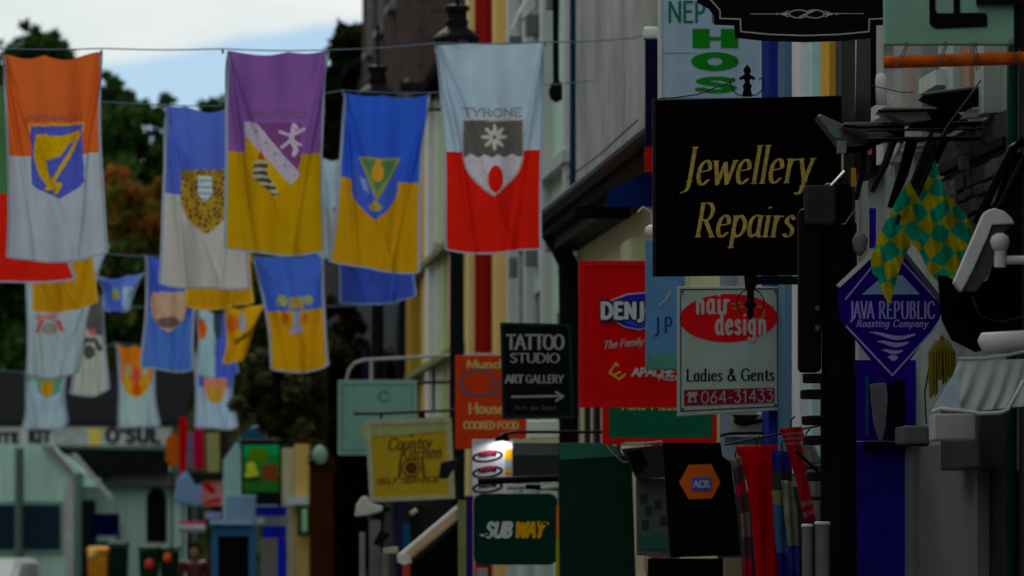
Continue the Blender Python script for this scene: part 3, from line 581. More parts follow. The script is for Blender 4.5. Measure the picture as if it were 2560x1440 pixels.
# 8 tattoo
T = thing('tattoo_studio_sign', 'black sign with pale serif capitals and an arrow pointing right', 'sign', P(1338, 1045, 55), GS)
obj('panel', MB().prism([(1256, 812), (1422, 816), (1430, 1038), (1262, 1040)], 55, .07), mat((.006, .007, .009), .4, .3), T)
TF = 1; fr = [(1250, 806), (1428, 810), (1436, 1046), (1256, 1047)]; fi = [(1258, 814), (1420, 818), (1427, 1038), (1263, 1038)]
m = MB()
for i in range(4): j = (i+1) % 4; m.prism([fr[i], fr[j], fi[j], fi[i]], 54.985, .09)
obj('frame', m, M8(5, 15, 14, .16), T)
tm = mat((.36, .37, .4), .5, .1)
text_part(T, 'lettering', [('TATTOO', 1264, 1412, 873, 36, dict(nib=(3.6, 1.7, 0), serif=.07, track=.04)), ('STUDIO', 1274, 1400, 906, 22, dict(nib=(2.3, 1.3, 0), serif=.05, track=.06)), ('ART', 1262, 1310, 957, 19, dict(nib=(2.7, 1.4, 0), serif=.05)), ('GALLERY', 1314, 1410, 957, 19, dict(nib=(1.7, 1.1, 0), serif=.05))], tm, 54.998, .7)
obj('arrow', contour(MB(), [(1280, 992, 1400, 990, 2.6, 2.6, 0), (1390, 980, 1408, 991, 2.6, 2.6, 0), (1390, 1002, 1408, 991, 2.6, 2.6, 0)], 54.998, .7), tm, T)
text_part(T, 'lettering', [('Art de Soul', 1285, 1392, 1024, 10, dict(nib=(1, .9, 0)))], mat((.1, .1, .11), .5), 54.998, .6)

# 9 cafe
T = board('cafe_sign', 'orange cafe sign with large script capital, left of the tattoo board', 1138, 1316, 888, 1096, 61, .1, M8(168, 48, 14, .19, var=.1))
obj('lower_panel', MB().pbox(1138, 1196, 1096, 1122, 61, .1), M8(150, 40, 10, .19), T)
dk = mat((.07, .03, .02), .6)
C = [(1195+45*math.cos(a)*1.0, 957+32*math.sin(a)) for a in np.linspace(-.7, -5.4, 20)]
seg = [(*a, *b, 4.5, 2.5, 30) for a, b in zip(C[:-1], C[1:])]+letters('af', 1216, 1275, 988, 60, nib=(3, 2.4, 30), slant=.2)
obj('lettering', contour(MB(), seg, 61, .9), mat((.16, .13, .2), .6), T)
text_part(T, 'lettering', [('Munchie', 1165, 1290, 920, 20, dict(nib=(2.4, 1.6, 0))), ('House', 1170, 1262, 1034, 26, dict(nib=(2.6, 1.4, 0), serif=.06)), ('COOKED FOOD', 1158, 1298, 1072, 18, dict(nib=(2.2, 1.4, 0)))], mat(A(150, 130, 80, .2), .5), 61, .8)

# 10 yellow sign
T = thing('country_kitchen_sign', 'square mustard yellow sign with dark script and a round emblem', 'sign', P(1025, 1250, 66), GS)
obj('panel', MB().prism([(925, 1058), (1118, 1052), (1124, 1240), (934, 1246)], 66, .06), M8(108, 90, 16, .21, var=.12, wear=.12), T)
fr = [(912, 1048), (1128, 1044), (1138, 1246), (924, 1256)]; fi = [(927, 1062), (1116, 1056), (1122, 1236), (936, 1243)]
m = MB()
for i in range(4): j = (i+1) % 4; m.prism([fr[i], fr[j], fi[j], fi[i]], 65.98, .09)
obj('frame', m, M8(96, 96, 78, .19), T)
bs = mat((.2, .13, .025), .6)
text_part(T, 'lettering', [('Courtyard', 930, 1100, 1092, 24, dict(nib=(2.4, 1.5, 15), slant=.15, rise=-14)), ('Country', 968, 1085, 1126, 30, dict(nib=(2.8, 1.7, 20), slant=.15, rise=-6)), ('Kitchen', 998, 1110, 1150, 30, dict(nib=(2.8, 1.7, 20), slant=.15, rise=-6)), ('SELF SERVICE', 942, 1100, 1210, 13, dict(nib=(2, 1.4, 0), rise=-6))], bs, 66, .8)
em = [(1028+22*math.cos(a), 1170+22*math.sin(a), 1028+22*math.cos(a+.35), 1170+22*math.sin(a+.35), 2, 2, 0) for a in np.arange(0, 6.28, .35)]+[(1028, 1170, 1029, 1170, 15, 15, 0), (1001, 1150, 998, 1195, 3, 2, 0), (1056, 1150, 1060, 1195, 3, 2, 0)]
obj('emblem', contour(MB(), em, 66, .8), mat((.14, .05, .015), .6), T)
obj('top_strip', MB().prism([(905, 1062), (955, 1058), (1120, 1050), (1120, 1076), (1010, 1088), (905, 1092)], 65.99, .02), M8(92, 94, 60, .19), T)
m = MB().ptube([(884, 1034), (940, 1034), (1125, 1026)], 66.05, 3.5); m.ptube([(955, 1034), (950, 1052)], 66.05, 3); m.ptube([(1055, 1030), (1056, 1050)], 66.05, 8); m.tube([P(1125, 1026, 66.05), (xw(66), 66.05, P(0, 1026, 66).z)], .02)
obj('bracket', m, iron, T)

# 11 pale green sign
T = board('pale_green_sign', 'large plain pale green sign hanging left behind the yellow sign', 844, 1042, 950, 1138, 76, .08, M8(62, 86, 79, .17, wear=.12))
obj('emblem', contour(MB(), [(960+13*math.cos(a), 992+12*math.sin(a), 960+13*math.cos(a+.5), 992+12*math.sin(a+.5), 3.5, 3.5, 0) for a in np.arange(.6, 5.4, .5)], 76, .9), M8(40, 64, 58, .17), T)
obj('border', contour(MB(), [(856, 962, 1030, 962, 1.3, 1.3, 0), (1030, 962, 1030, 1126, 1.3, 1.3, 0), (1030, 1126, 856, 1126, 1.3, 1.3, 0), (856, 1126, 856, 962, 1.3, 1.3, 0)], 76, .8), M8(38, 62, 56, .17), T)
m = MB().ptube([(868, 1030), (866, 950), (872, 925), (886, 908), (910, 900), (1130, 888)], 76.04, 4); m.ptube([(928, 900), (928, 950)], 76.04, 5); m.tube([P(1130, 888, 76.04), (xw(76), 76.04, P(0, 886, 76).z)], .02)
obj('bracket', m, mat((.45, .45, .45), .5), T)
T = thing('bracket_arm', 'black cross-shaped iron bracket between the green and orange signs', 'bracket', P(1085, 960, 72))
obj('arm', MB().ptube([(1043, 956), (1130, 955)], 72, 4).tube([P(1130, 955, 72), (xw(72), 72, P(0, 955, 72).z)], .02), iron, T); obj('upright', MB().ptube([(1084, 920), (1084, 1030)], 72, 3), iron, T)

# 12 ice cream price sign with lamp
T = board('menu_price_sign', 'small white sign with oval logos and pictures under a lit lamp', 1180, 1282, 1098, 1240, 56, .1, M8(96, 96, 100, .17))
ov = []
for cy in (1141, 1180, 1218): ov += [(1219+36*math.cos(a), cy-.12*36*math.cos(a)+12*math.sin(a), 1219+36*math.cos(a+.35), cy-.12*36*math.cos(a+.35)+12*math.sin(a+.35), 3.2, 2.6, 0) for a in np.arange(0, 6.28, .35)]+letters('Movie', 1196, 1242, cy+4, 11, nib=(1.6, 1.4, 0), rise=-6)
obj('logo', contour(MB(), ov, 56, .8), mat((.03, .01, .015), .5), T)
obj('logo_band', contour(MB(), [(1205, 1133, 1235, 1129, 3, 2.4, 0), (1205, 1172, 1235, 1168, 3, 2.4, 0)], 56, .8, .007), M8(130, 10, 30, .17), T)
for a, b, c in ((1122, 1152, (104, 74, 6)), (1153, 1170, (60, 76, 92)), (1171, 1184, (96, 68, 8))): obj('picture', MB().pbox(1262, 1280, a, b, 55.992, .008), M8(*c, .17), T)
t = thing('sign_lamp', 'lit lamp with a black hood shining down on the small white sign', 'lamp', P(1258, 1105, 55.7))
obj('hood', MB().plathe(1256, 55.72, [(4, 1084), (14, 1090), (19, 1100), (20, 1103)]), black, t, smooth=True)
obj('bulb', MB().plathe(1256, 55.72, [(3, 1103), (9, 1106), (9, 1111), (3, 1114)]), mat((1, .95, .85), .5, emit=2.5), t, smooth=True)
obj('arm', MB().tube([P(1256, 1086, 55.72), P(1290, 1080, 55.72), (xw(55.7), 55.72, P(0, 1080, 55.7).z)], .015), black, t)
ld = bpy.data.lights.new('lamp_bulb', 'SPOT'); lo = bpy.data.objects.new('lamp_light', ld); scn.collection.objects.link(lo); lo.location = P(1254, 1112, 55.74)+Vector((0, .14, .02)); ld.energy = 2.2; ld.spot_size = R(150); ld.shadow_soft_size = .03; lo.rotation_euler = (R(25), 0, 0)

# 13 sandwich shop sign
T = thing('sandwich_shop_sign', 'rounded dark green sign with slanted white and yellow lettering at the bottom', 'sign', P(1292, 1412, 52), GS)
rr = lambda x0, x1, y0, y1, r: [(x0+r-r*math.cos(a), y0+r-r*math.sin(a)) for a in np.linspace(0, 1.57, 6)]+[(x1-r+r*math.sin(a), y0+r-r*math.cos(a)) for a in np.linspace(0, 1.57, 6)]+[(x1-r+r*math.cos(a), y1-r+r*math.sin(a)) for a in np.linspace(0, 1.57, 6)]+[(x0+r-r*math.sin(a), y1-r+r*math.cos(a)) for a in np.linspace(0, 1.57, 6)]
obj('panel', MB().prism(rr(1184, 1394, 1234, 1412, 22), 52, .12), M8(0, 18, 13, .15), T, bevel=.01)
text_part(T, 'lettering', [('SUB', 1210, 1288, 1342, 35, dict(nib=(4.8, 4, 0), slant=.22, track=.12))], mat((.62, .68, .72), .5), 52, .6)
obj('letter_tail', contour(MB(), [(1203, 1338, 1222, 1338, 3.5, 3, 0)], 52, .6), mat((.5, .56, .6), .5), T)
text_part(T, 'lettering', [('WAY', 1284, 1368, 1342, 35, dict(nib=(4.8, 3.9, 0), slant=.22, track=.14))], mat(A(140, 100, 6, .15), .5), 52, .6)
obj('letter_tail', contour(MB(), [(1350, 1309, 1370, 1309, 3.5, 3, 0)], 52, .6), mat(A(140, 100, 6, .15), .5), T)
T = thing('yellow_post', 'slim yellow and orange post beside the rounded green sign', 'post', P(1398, 1440, 51.6))
obj('lower_post', MB().ptube([(1396, 1345), (1394, 1640)], 51.6, 6), M8(76, 76, 8, .16), T); obj('upper_post', MB().ptube([(1398, 1262), (1397, 1343)], 51.6, 7), M8(120, 60, 8, .16), T)
T = thing('sign_bracket', 'black scroll bracket with two short white tubes over the rounded green sign', 'bracket', P(1300, 1230, 52.1))
obj('bar', MB().ptube([(1195, 1203), (1410, 1195)], 52.1, 9), black, T); obj('bar', MB().ptube([(1290, 1215), (1408, 1222)], 52.2, 6), black, T)
wt = mat((.45, .45, .44), .5); obj('tube', MB().ptube([(1268, 1218), (1314, 1216)], 52.05, 6), wt, T); obj('tube', MB().ptube([(1352, 1221), (1398, 1216)], 52.05, 6), wt, T)
T = thing('white_tube_sign', 'small white lightbox under the orange cafe sign, partly behind a black pole', 'sign', P(1360, 1115, 57))
obj('panel', MB().pbox(1316, 1398, 1050, 1096, 57, .2), M8(104, 104, 102, .16), T, bevel=.02); obj('ledge', MB().pbox(1290, 1398, 1099, 1106, 56.95, .25), M8(96, 94, 74, .16), T)
T = board('grey_box_sign', 'dark grey box sign between the lit white sign and the tall green sign', 1282, 1402, 1108, 1194, 55, .2, M8(16, 18, 17, .16)); obj('top_band', MB().pbox(1284, 1402, 1110, 1138, 54.992, .006), M8(34, 38, 36, .16), T)

# 14 tall green sign
T = thing('tall_green_sign', 'tall very dark green sign with a curved top and plain face', 'sign', P(1490, 1500, 50.8), GS)
obj('panel', MB().prism([(1396, 1107), (1510, 1107), (1540, 1116), (1562, 1140), (1580, 1156), (1592, 1520), (1400, 1520)], 50.8, .15), M8(3, 17, 12, .16), T, bevel=.01)
obj('top_band', MB().prism([(1397, 1109), (1510, 1109), (1538, 1118), (1556, 1140), (1400, 1150)], 50.79, .008), M8(14, 46, 38, .16), T)
obj('rim', MB().ptube([(1512, 1108), (1530, 1132), (1556, 1154), (1580, 1157)], 50.78, 2), mat((.25, .28, .27), .4), T)
T = thing('grey_notice', 'grey notice board with blurred blocks between tall green sign and black sign', 'sign', P(1630, 1395, 49), GS)
obj('panel', MB().prism([(1590, 1196), (1668, 1196), (1676, 1392), (1592, 1388)], 49, .08), M8(40, 42, 42, .16), T)
obj('lower_band', MB().pbox(1597, 1676, 1334, 1374, 48.99, .006), M8(18, 44, 38, .16), T)
for x, y in ((1600, 1235), (1636, 1250), (1604, 1300), (1650, 1290), (1612, 1265)): obj('print_block', MB().pbox(x, x+18, y, y+24, 48.992, .004), M8(22, 24, 24, .16), T)
obj('rail', MB().ptube([(1592, 1376), (1625, 1390), (1700, 1396)], 48.95, 3), mat((.15, .15, .15), .4), T)
T = thing('lantern_box', 'dark glazed lantern box above the grey notice board', 'lantern', P(1620, 1196, 48.8))
obj('body', MB().prism([(1554, 1122), (1662, 1112), (1664, 1194), (1592, 1196)], 48.8, .2), M8(22, 22, 22, .16), T); obj('pane', MB().prism([(1566, 1130), (1604, 1124), (1620, 1160), (1590, 1190)], 48.78, .01), black, T)
obj('top_rail', MB().ptube([(1553, 1112), (1600, 1110), (1655, 1104)], 48.8, 2.6), mat((.5, .45, .38), .4), T)

# 15 black sign with hexagon
T = thing('hexagon_sign', 'black sign with an orange hexagon badge and small blue letters', 'sign', P(1750, 1395, 45.6), GS)
obj('panel', MB().prism([(1656, 1106), (1802, 1106), (1806, 1140), (1828, 1156), (1852, 1388), (1676, 1394)], 45.6, .12), mat((.004, .004, .004), .4, .3, 4), T, bevel=.008)
hx = [(1698, 1206), (1722, 1162), (1778, 1160), (1801, 1206), (1780, 1246), (1722, 1248)]
obj('hexagon', MB().prism(hx, 45.585, .02), M8(168, 74, 14, .16, var=.12), T)
obj('plaque', MB().pbox(1730, 1777, 1194, 1225, 45.575, .012), M8(18, 40, 110, .16), T)
text_part(T, 'lettering', [('ACR', 1732, 1775, 1218, 16, dict(nib=(2.2, 2, 0), track=.12))], mat((.5, .52, .5), .5), 45.575, .5, .004)

T = thing('cream_lantern', 'white framed sign with a black bird-like motif under the salon sign', 'sign', P(1850, 1100, 45), GS)
obj('panel', MB().pbox(1826, 1944, 1036, 1082, 45.05, .06), M8(86, 88, 76, .16), T)
obj('motif', MB().prism([(1833, 1050), (1842, 1044), (1866, 1050), (1910, 1046), (1908, 1056), (1876, 1062), (1862, 1066), (1838, 1060)], 45.03, .01), black, T)
obj('bar', MB().ptube([(1800, 1090), (1820, 1084), (1950, 1082)], 45, 3.5), black, T); obj('lower_panel', MB().pbox(1812, 1948, 1092, 1112, 45.04, .08), M8(44, 50, 50, .16), T)
obj('arm', MB().tube([P(1944, 1060, 45.08), (xw(45), 45.08, P(0, 1060, 45).z)], .02), iron, T)
T = thing('red_upright_post', 'cream and red upright window post right of the green framed sign', 'post', P(1800, 1120, 50.5))
obj('post', MB().pbox(1798, 1824, 1020, 1120, 50.5, .1), M8(104, 108, 84, .16), T); obj('red_strip', MB().pbox(1772, 1797, 1020, 1112, 50.45, .1), M8(96, 6, 6, .16), T)

for lb, x, y, D in (('salon', 1707, 729, 44.48), ('salon', 1938, 728, 44.48), ('salon', 1707, 1022, 44.48), ('salon', 1938, 1011, 44.48)):
    o = obj('bolt', MB().tube([P(x, y, D), P(x, y, D)+Vector((0, .02, 0))], .009, 8), mat((.1, .1, .1), .4), [k for k in WL if k.get('label', '').startswith('white salon')][0])
# ------------------------------------------------------------------ county flags strung across the street
FG = 'county flags strung across the street'
def cloth_mat(c, il=.28): return mat(A(*c, il), .85, .06, 4, trans=.5, spec=.03)
def flag(label, TL, TR, BR, BL, D, fields, split=.5, crest=None, words=None, hem=(92, 100, 112), sag=8, wob=.085, cell=2.6, curl=0., seed=0, stripes=None):
    """corners in photo pixels; fields = (upper colour, lower colour)"""
    r = random.Random(seed*7+int(TL[0])); T = thing('flag', label, 'flag', P((BL[0]+BR[0])/2, max(BL[1], BR[1]), D), FG)
    nu = int(max(TR[0]-TL[0], BR[0]-BL[0])/cell); nv = int((max(BL[1], BR[1])-min(TL[1], TR[1]))/cell)
    U, V = np.meshgrid(np.linspace(0, 1, nu+1), np.linspace(0, 1, nv+1))
    ph = [r.uniform(0, 6.28) for _ in range(6)]
    def fold(U, V):
        e = .25+.75*V
        f = 1.25*wob*(.5*np.sin(U*9+ph[0]+V*1.3)*e+.3*np.sin(U*17+ph[1]-V*2)+.22*np.sin(U*5+ph[2]+V*4.5))
        for c0, s_, a_ in ((0, .55, 1), (1, -.6, 1), (0, 1.3, .6)):      # creases running down from the tied corners
            d_ = (U-c0)-s_*V*.55; f += a_*wob*1.5*np.exp(-(d_/.032)**2)*np.exp(-V*1.3)
        return f+wob*.25*np.sin(V*13+ph[3]+U*3)*np.exp(-V*1.2)
    PX = (TL[0]*(1-U)+TR[0]*U)*(1-V)+(BL[0]*(1-U)+BR[0]*U)*V
    PY = (TL[1]*(1-U)+TR[1]*U)*(1-V)+(BL[1]*(1-U)+BR[1]*U)*V
    PX = PX+np.sin(V*3.1)*(1-2*U)*7+2.6*np.sin(V*6+ph[4])*V+curl*V*V
    PY0 = PY.copy()
    PY = PY+(sag*1.5*(.7*np.abs(np.sin(U*math.pi*1.5+.4*ph[0]))*np.sin(U*math.pi)+.35*np.sin(U*math.pi)))*(1-V)**3+sag*.55*np.sin(U*math.pi)*V+3*np.sin(U*7+ph[5])*V**6-7*(np.exp(-U*14)+np.exp(-(1-U)*14))*V**8
    F = fold(U, V); X3 = (PX-1280)*K*D; Y3 = D+F; Z3 = EYE+(HOR-PY)*K*D
    X3 = X3+.3*F*np.sin(U*6+ph[4])*.5
    vs = np.stack([X3, Y3, Z3], -1).reshape(-1, 3)
    cx = lambda a: .25*(a[:-1, :-1]+a[1:, :-1]+a[:-1, 1:]+a[1:, 1:])
    u, v, x, y = cx(U), cx(V), cx(PX), cx(PY)
    idx = np.where(v < split, 0, 1)
    if stripes: idx = stripes(u, v, idx)
    idx = np.where((u < 7/(nu*cell)*1.1) | (u > 1-7/(nu*cell)*1.1) | (v > 1-6/(nv*cell)), 2, idx)
    names = ['upper', 'lower', 'hem']; cl = [fields[0], fields[1], hem]; part = np.zeros(idx.shape, int)
    if crest:
        for c, M in crest(x, y):
            if c not in cl: cl.append(c)
            M = M & (u > .03) & (u < .97); idx[M] = cl.index(c); part[M] = 1
            c2 = tuple(int(q_*.93) for q_ in c)
            if c2 not in cl: cl.append(c2)
            idx[M & (np.sin(x*.23+1.7*np.sin(y*.11))*np.sin(y*.27+1.3*np.sin(x*.17)) > .5)] = cl.index(c2)
    if words:
        c, segs = words; cl.append(c); M = field(segs, x, y) < .15; idx[M] = len(cl)-1; part[M] = 2
    mats = [cloth_mat(c) for c in cl]
    q = np.arange((nu+1)*(nv+1)).reshape(nv+1, nu+1)
    quads = np.stack([q[:-1, :-1], q[1:, :-1], q[1:, 1:], q[:-1, 1:]], -1).reshape(-1, 4); pi = part.reshape(-1); ii = idx.reshape(-1)
    for k_, nm in enumerate(('cloth', 'crest', 'lettering')):
        s = pi == k_
        if not s.any(): continue
        f = quads[s]; used, inv = np.unique(f, return_inverse=True)
        mb = MB(); mb.v = vs[used].tolist(); mb.f = [tuple(a) for a in inv.reshape(-1, 4).tolist()]; mb.mi = ii[s].tolist()
        obj(nm, mb, mats, T, smooth=True)
    for a in (TL, TR):
        obj('tie', MB().ptube([(a[0], a[1]-2), (a[0]+(2 if a is TL else -2), a[1]+10)], D, 3, 6), mat((.25, .25, .25), .7), T)
    return T
def line_between(pts, D, r, label, m=None, gap=None):
    p = []
    for a, b in zip(pts[:-1], pts[1:]):
        for t in np.linspace(0, 1, 7)[:-1]: p.append((a[0]*(1-t)+b[0]*t, a[1]*(1-t)+b[1]*t+math.sin(t*math.pi)*3))
    p.append(pts[-1]); tag(obj('rope', MB().ptube(p, D, r, 6), m or mat((.14, .2, .3), .6)), label, 'rope')
line_between([(-420, 100), (5, 121), (256, 121), (556, 122), (818, 125), (1090, 108), (1362, 105), (1560, 97), (1612, 86)], 57, 1.6, 'blue grey rope carrying the front row of county flags')
line_between([(-400, 215), (410, 262), (600, 262), (857, 226), (1076, 232), (1500, 200), (1560, 180)], 63, 1.5, 'thin rope carrying the second row of flags')
line_between([(-300, 560), (75, 590), (240, 630), (362, 640), (640, 632), (830, 640), (1060, 640)], 76, 1.5, 'thin rope carrying the third row of flags')
line_between([(-200, 690), (60, 705), (270, 760), (490, 775), (640, 765), (1000, 760)], 90, 1.5, 'thin rope carrying the fourth row of flags')
line_between([(-200, 900), (60, 932), (290, 858), (390, 862), (480, 880), (590, 880), (1000, 900)], 105, 1.5, 'thin rope carrying the farthest row of flags')

S = lambda pts, w_, a=None: [(pts[i][0], pts[i][1], pts[i+1][0], pts[i+1][1], w_, a or w_, 0) for i in range(len(pts)-1)]
def armagh(x, y):
    sh = [(78, 316), (210, 313), (209, 455), (195, 470), (150, 497), (90, 470), (78, 460)]
    yield (150, 105, 30), inpoly(x, y, [(72, 308), (216, 306), (214, 330), (72, 330)]) & ~inpoly(x, y, sh)
    yield (48, 58, 128), inpoly(x, y, sh)
    body = (field(S([(98, 345), (92, 385), (104, 430), (128, 462)], 9, 10)+S([(128, 462), (150, 425), (175, 385), (200, 338)], 5, 6)+S([(125, 345), (150, 348), (200, 334)], 7, 7)+S([(128, 350), (140, 372), (120, 392), (100, 390)], 10, 9)+S([(96, 340), (112, 345), (104, 352)], 7, 6)+S([(118, 470), (150, 462), (140, 480)], 6, 6), x, y) < 0)
    yield (132, 105, 4), body | inpoly(x, y, [(98, 338), (118, 333), (124, 352), (150, 345), (203, 332), (172, 362), (150, 392), (116, 402), (122, 436), (146, 470), (138, 478), (112, 452), (96, 412), (88, 382), (100, 362)])
def wexford(x, y):
    sh = shield(683, 308, 484, 140)
    yield (78, 42, 84), inpoly(x, y, sh) & (y-300 < (x-612)*1.15+10)
    yield (130, 104, 4), inpoly(x, y, sh) & (y-300 >= (x-612)*1.05)
    yield (118, 112, 128), inpoly(x, y, [(612, 302), (640, 308), (752, 436), (728, 462), (612, 340)])
    yield (128, 120, 140), field(S([(735, 315), (728, 345), (740, 375), (735, 385)], 6, 7)+S([(700, 330), (728, 340), (760, 322)], 4, 4)+S([(705, 368), (728, 350), (750, 362)], 4, 4)+S([(742, 320), (735, 312)], 5, 5), x, y) < 0
    tw = inpoly(x, y, [(636, 402), (668, 402), (668, 434), (700, 486), (680, 488), (632, 446)])
    yield (112, 112, 96), tw
    yield (48, 46, 40), tw & (((y-402)//9) % 2 == 1)
    yield (110, 50, 20), inpoly(x, y, [(642, 400), (652, 376), (662, 400)])
    dots = field([(640+i*24, 330+i*27, 641+i*24, 331+i*27, 3, 3, 0) for i in range(4)], x, y) < 0
    yield (80, 76, 84), dots
def roscommon(x, y):
    sh = shield(938, 395, 550, 118)
    yield (42, 62, 140), inpoly(x, y, sh)
    yield (92, 96, 44), inpoly(x, y, [(896, 392), (1004, 396), (946, 500), (940, 500)])
    yield (52, 84, 52), inpoly(x, y, [(908, 400), (992, 403), (944, 484)])
    yield (140, 100, 24), ell(x, y, 944, 432, 16, 22) | ell(x, y, 945, 408, 8, 12)
    yield (90, 108, 148), inpoly(x, y, [(898, 440), (916, 450), (926, 488), (906, 470)])
    yield (110, 96, 40), ell(x, y, 939, 518, 17, 10) | ell(x, y, 939, 506, 8, 5)
def tyrone(x, y):
    sh = shield(1232, 302, 484, 146)
    yield (128, 122, 120), inpoly(x, y, [(1152, 296), (1310, 290), (1310, 300), (1152, 306)])
    yield (108, 106, 112), inpoly(x, y, shield(1232, 298, 490, 156))
    yield (60, 58, 56), inpoly(x, y, sh) & (y < 385+9*np.abs(((x-1160)/17.) % 2-1))
    yield (126, 124, 132), inpoly(x, y, sh) & (y >= 385+9*np.abs(((x-1160)/17.) % 2-1))
    a = np.arctan2(y-342, x-1235); r_ = np.hypot(x-1235, y-342)
    yield (125, 122, 120), (r_ < 24+9*np.cos(8*a)) & (r_ > 5)
    yield (175, 22, 12), ell(x, y, 1238, 446, 20, 34)
def lion(x, y):
    sh = shield(515, 424, 586, 130)
    yield (112, 88, 26), inpoly(x, y, sh)
    sp = (np.sin(x*.27+1.9*np.sin(y*.13))*np.sin(y*.24+1.6*np.sin(x*.15)) > .25) & inpoly(x, y, sh)
    yield (56, 46, 30), sp
    yield (134, 140, 140), inpoly(x, y, [(494, 440), (530, 440), (530, 486), (512, 506), (494, 486)]) & (((y-440)//8) % 2 == 0)
    yield (84, 108, 130), inpoly(x, y, [(494, 440), (530, 440), (530, 486), (512, 506), (494, 486)]) & (((y-440)//8) % 2 == 1)
ALW = (110, 124, 136)
flag('large orange over white county flag with a gold harp on a blue shield, front row', (4, 133), (254, 127), (270, 640), (14, 652), 57, ((148, 68, 28), (112, 118, 126)), .495, armagh, ((112, 54, 40), letters('ARMAGH', 66, 212, 302, 15, nib=(2.6, 2, 0))), seed=1, sag=16)
flag('large purple over gold county flag with a white diagonal band, front row', (556, 124), (820, 127), (812, 636), (556, 628), 57, ((84, 54, 104), (122, 94, 4)), .5, wexford, ((78, 52, 84), letters('WEXFORD', 618, 768, 294, 15, nib=(2.6, 2, 0))), seed=2, sag=9)
flag('white over red county flag with a red hand on its shield, front row', (1088, 112), (1364, 106), (1360, 630), (1112, 634), 57, ((112, 128, 142), (184, 26, 16)), .51, tyrone, ((86, 86, 90), letters('TYRONE', 1154, 1306, 291, 20, nib=(2.4, 2, 0))), seed=3, sag=2)
flag('blue over gold county flag with green triangle on its shield, bottom swinging left', (857, 230), (1075, 236), (1048, 686), (820, 658), 63, ((28, 58, 136), (124, 92, 8)), .49, roscommon, None, seed=4, sag=9)
flag('pale blue over white county flag with yellow shield, partly behind the purple flag', (411, 262), (618, 258), (622, 722), (392, 712), 63.5, ((52, 68, 132), (118, 118, 116)), .49, lion, None, seed=5, sag=14)
flag('green over red county flag mostly cut off at the left edge of the photo', (-205, 205), (12, 212), (196, 702), (-230, 708), 64, ((44, 76, 46), (172, 26, 16)), .55, None, None, seed=6, sag=8)
flag('white flag showing at the left behind the red flag, with red chevron crest', (56, 600), (270, 610), (196, 938), (60, 942), 74, ((108, 124, 136), (110, 124, 130)), .5, lambda x, y: [((150, 60, 66), inpoly(x, y, [(86, 830), (100, 800), (112, 800), (94, 832)]) | inpoly(x, y, [(136, 800), (150, 800), (162, 830), (150, 832)])), ((98, 100, 96), ell(x, y, 122, 822, 20, 14)), ((140, 90, 90), inpoly(x, y, [(84, 786), (150, 786), (130, 800), (92, 800)]))], seed=7)
flag('gold flag bottom hanging askew below the red flag at the left', (60, 560), (236, 560), (246, 762), (78, 784), 72, ((122, 92, 10), (124, 92, 10)), .5, None, None, seed=8, hem=(132, 100, 30), curl=2)
flag('small blue and white flag with a rounded lower edge, blown sideways', (240, 690), (362, 680), (330, 776), (262, 778), 78, ((70, 92, 150), (104, 124, 140)), .35, lambda x, y: [((60, 82, 150), (x < 306) & (y > 700)), ((104, 108, 50), ell(x, y, 290, 736, 10, 14))], seed=9, cell=3)
flag('black over white flag with pink and black emblem, behind the gold flag', (190, 690), (262, 740), (278, 980), (174, 992), 84, ((58, 58, 60), (116, 122, 116)), .42, lambda x, y: [((150, 70, 90), ell(x, y, 204, 836, 7, 9) | ell(x, y, 232, 830, 8, 9)), ((122, 120, 118), ell(x, y, 218, 832, 5, 12)), ((52, 54, 54), ell(x, y, 222, 880, 13, 18) | (field(S([(196, 870), (214, 850), (236, 850), (250, 872)], 6, 6), x, y) < 0))], seed=10, cell=3)
flag('plain mid blue flag with a peach shield below the white one', (360, 636), (498, 648), (490, 928), (350, 922), 75, ((44, 66, 146), (52, 84, 146)), .5, lambda x, y: [((128, 108, 92), inpoly(x, y, shield(421, 730, 832, 90))), ((78, 62, 62), ell(x, y, 421, 806, 30, 14))], seed=11)
flag('gold flag strip showing between the white flag and the smaller flags', (458, 560), (636, 560), (634, 762), (460, 772), 72.5, ((124, 92, 8), (124, 92, 8)), .5, None, None, seed=12, hem=(134, 104, 30))
flag('blue over gold flag with a small winged figure crest, lower centre', (632, 640), (812, 630), (826, 922), (676, 932), 75.5, ((46, 74, 148), (128, 94, 8)), .47, lambda x, y: [((106, 106, 60), ell(x, y, 706, 752, 14, 14) | ell(x, y, 770, 750, 12, 12)), ((112, 98, 54), inpoly(x, y, [(724, 742), (756, 742), (760, 772), (720, 772)])), ((104, 116, 150), inpoly(x, y, [(728, 776), (752, 776), (750, 806), (760, 832), (722, 832), (732, 806)])), ((126, 62, 20), ell(x, y, 764, 796, 6, 14) | ell(x, y, 712, 796, 8, 16))], seed=13)
flag('dark blue flag bottom showing under the blue and gold flag', (836, 520), (1042, 530), (1040, 746), (846, 766), 70, ((36, 50, 118), (34, 50, 116)), .5, None, None, seed=14, hem=(70, 80, 110))
flag('narrow white and blue flag with an orange oval, right of the peach shield flag', (488, 770), (600, 774), (600, 940), (486, 942), 92, ((104, 128, 138), (50, 66, 140)), 2, lambda x, y: [((50, 66, 140), x > 538), ((150, 70, 10), ell(x, y, 503, 822, 14, 26)), ((36, 44, 60), ell(x, y, 544, 800, 12, 50))], seed=15, cell=3)
flag('gold flag with an orange and white emblem folded against the tree', (560, 764), (664, 758), (612, 900), (556, 908), 88, ((130, 100, 8), (132, 98, 8)), .5, lambda x, y: [((150, 76, 20), ell(x, y, 582, 808, 16, 22)), ((96, 124, 150), ell(x, y, 606, 806, 8, 22)), ((60, 48, 10), field(S([(590, 856), (620, 834), (640, 812)], 4, 5), x, y) < 0)], seed=16, cell=3, hem=(128, 100, 20))
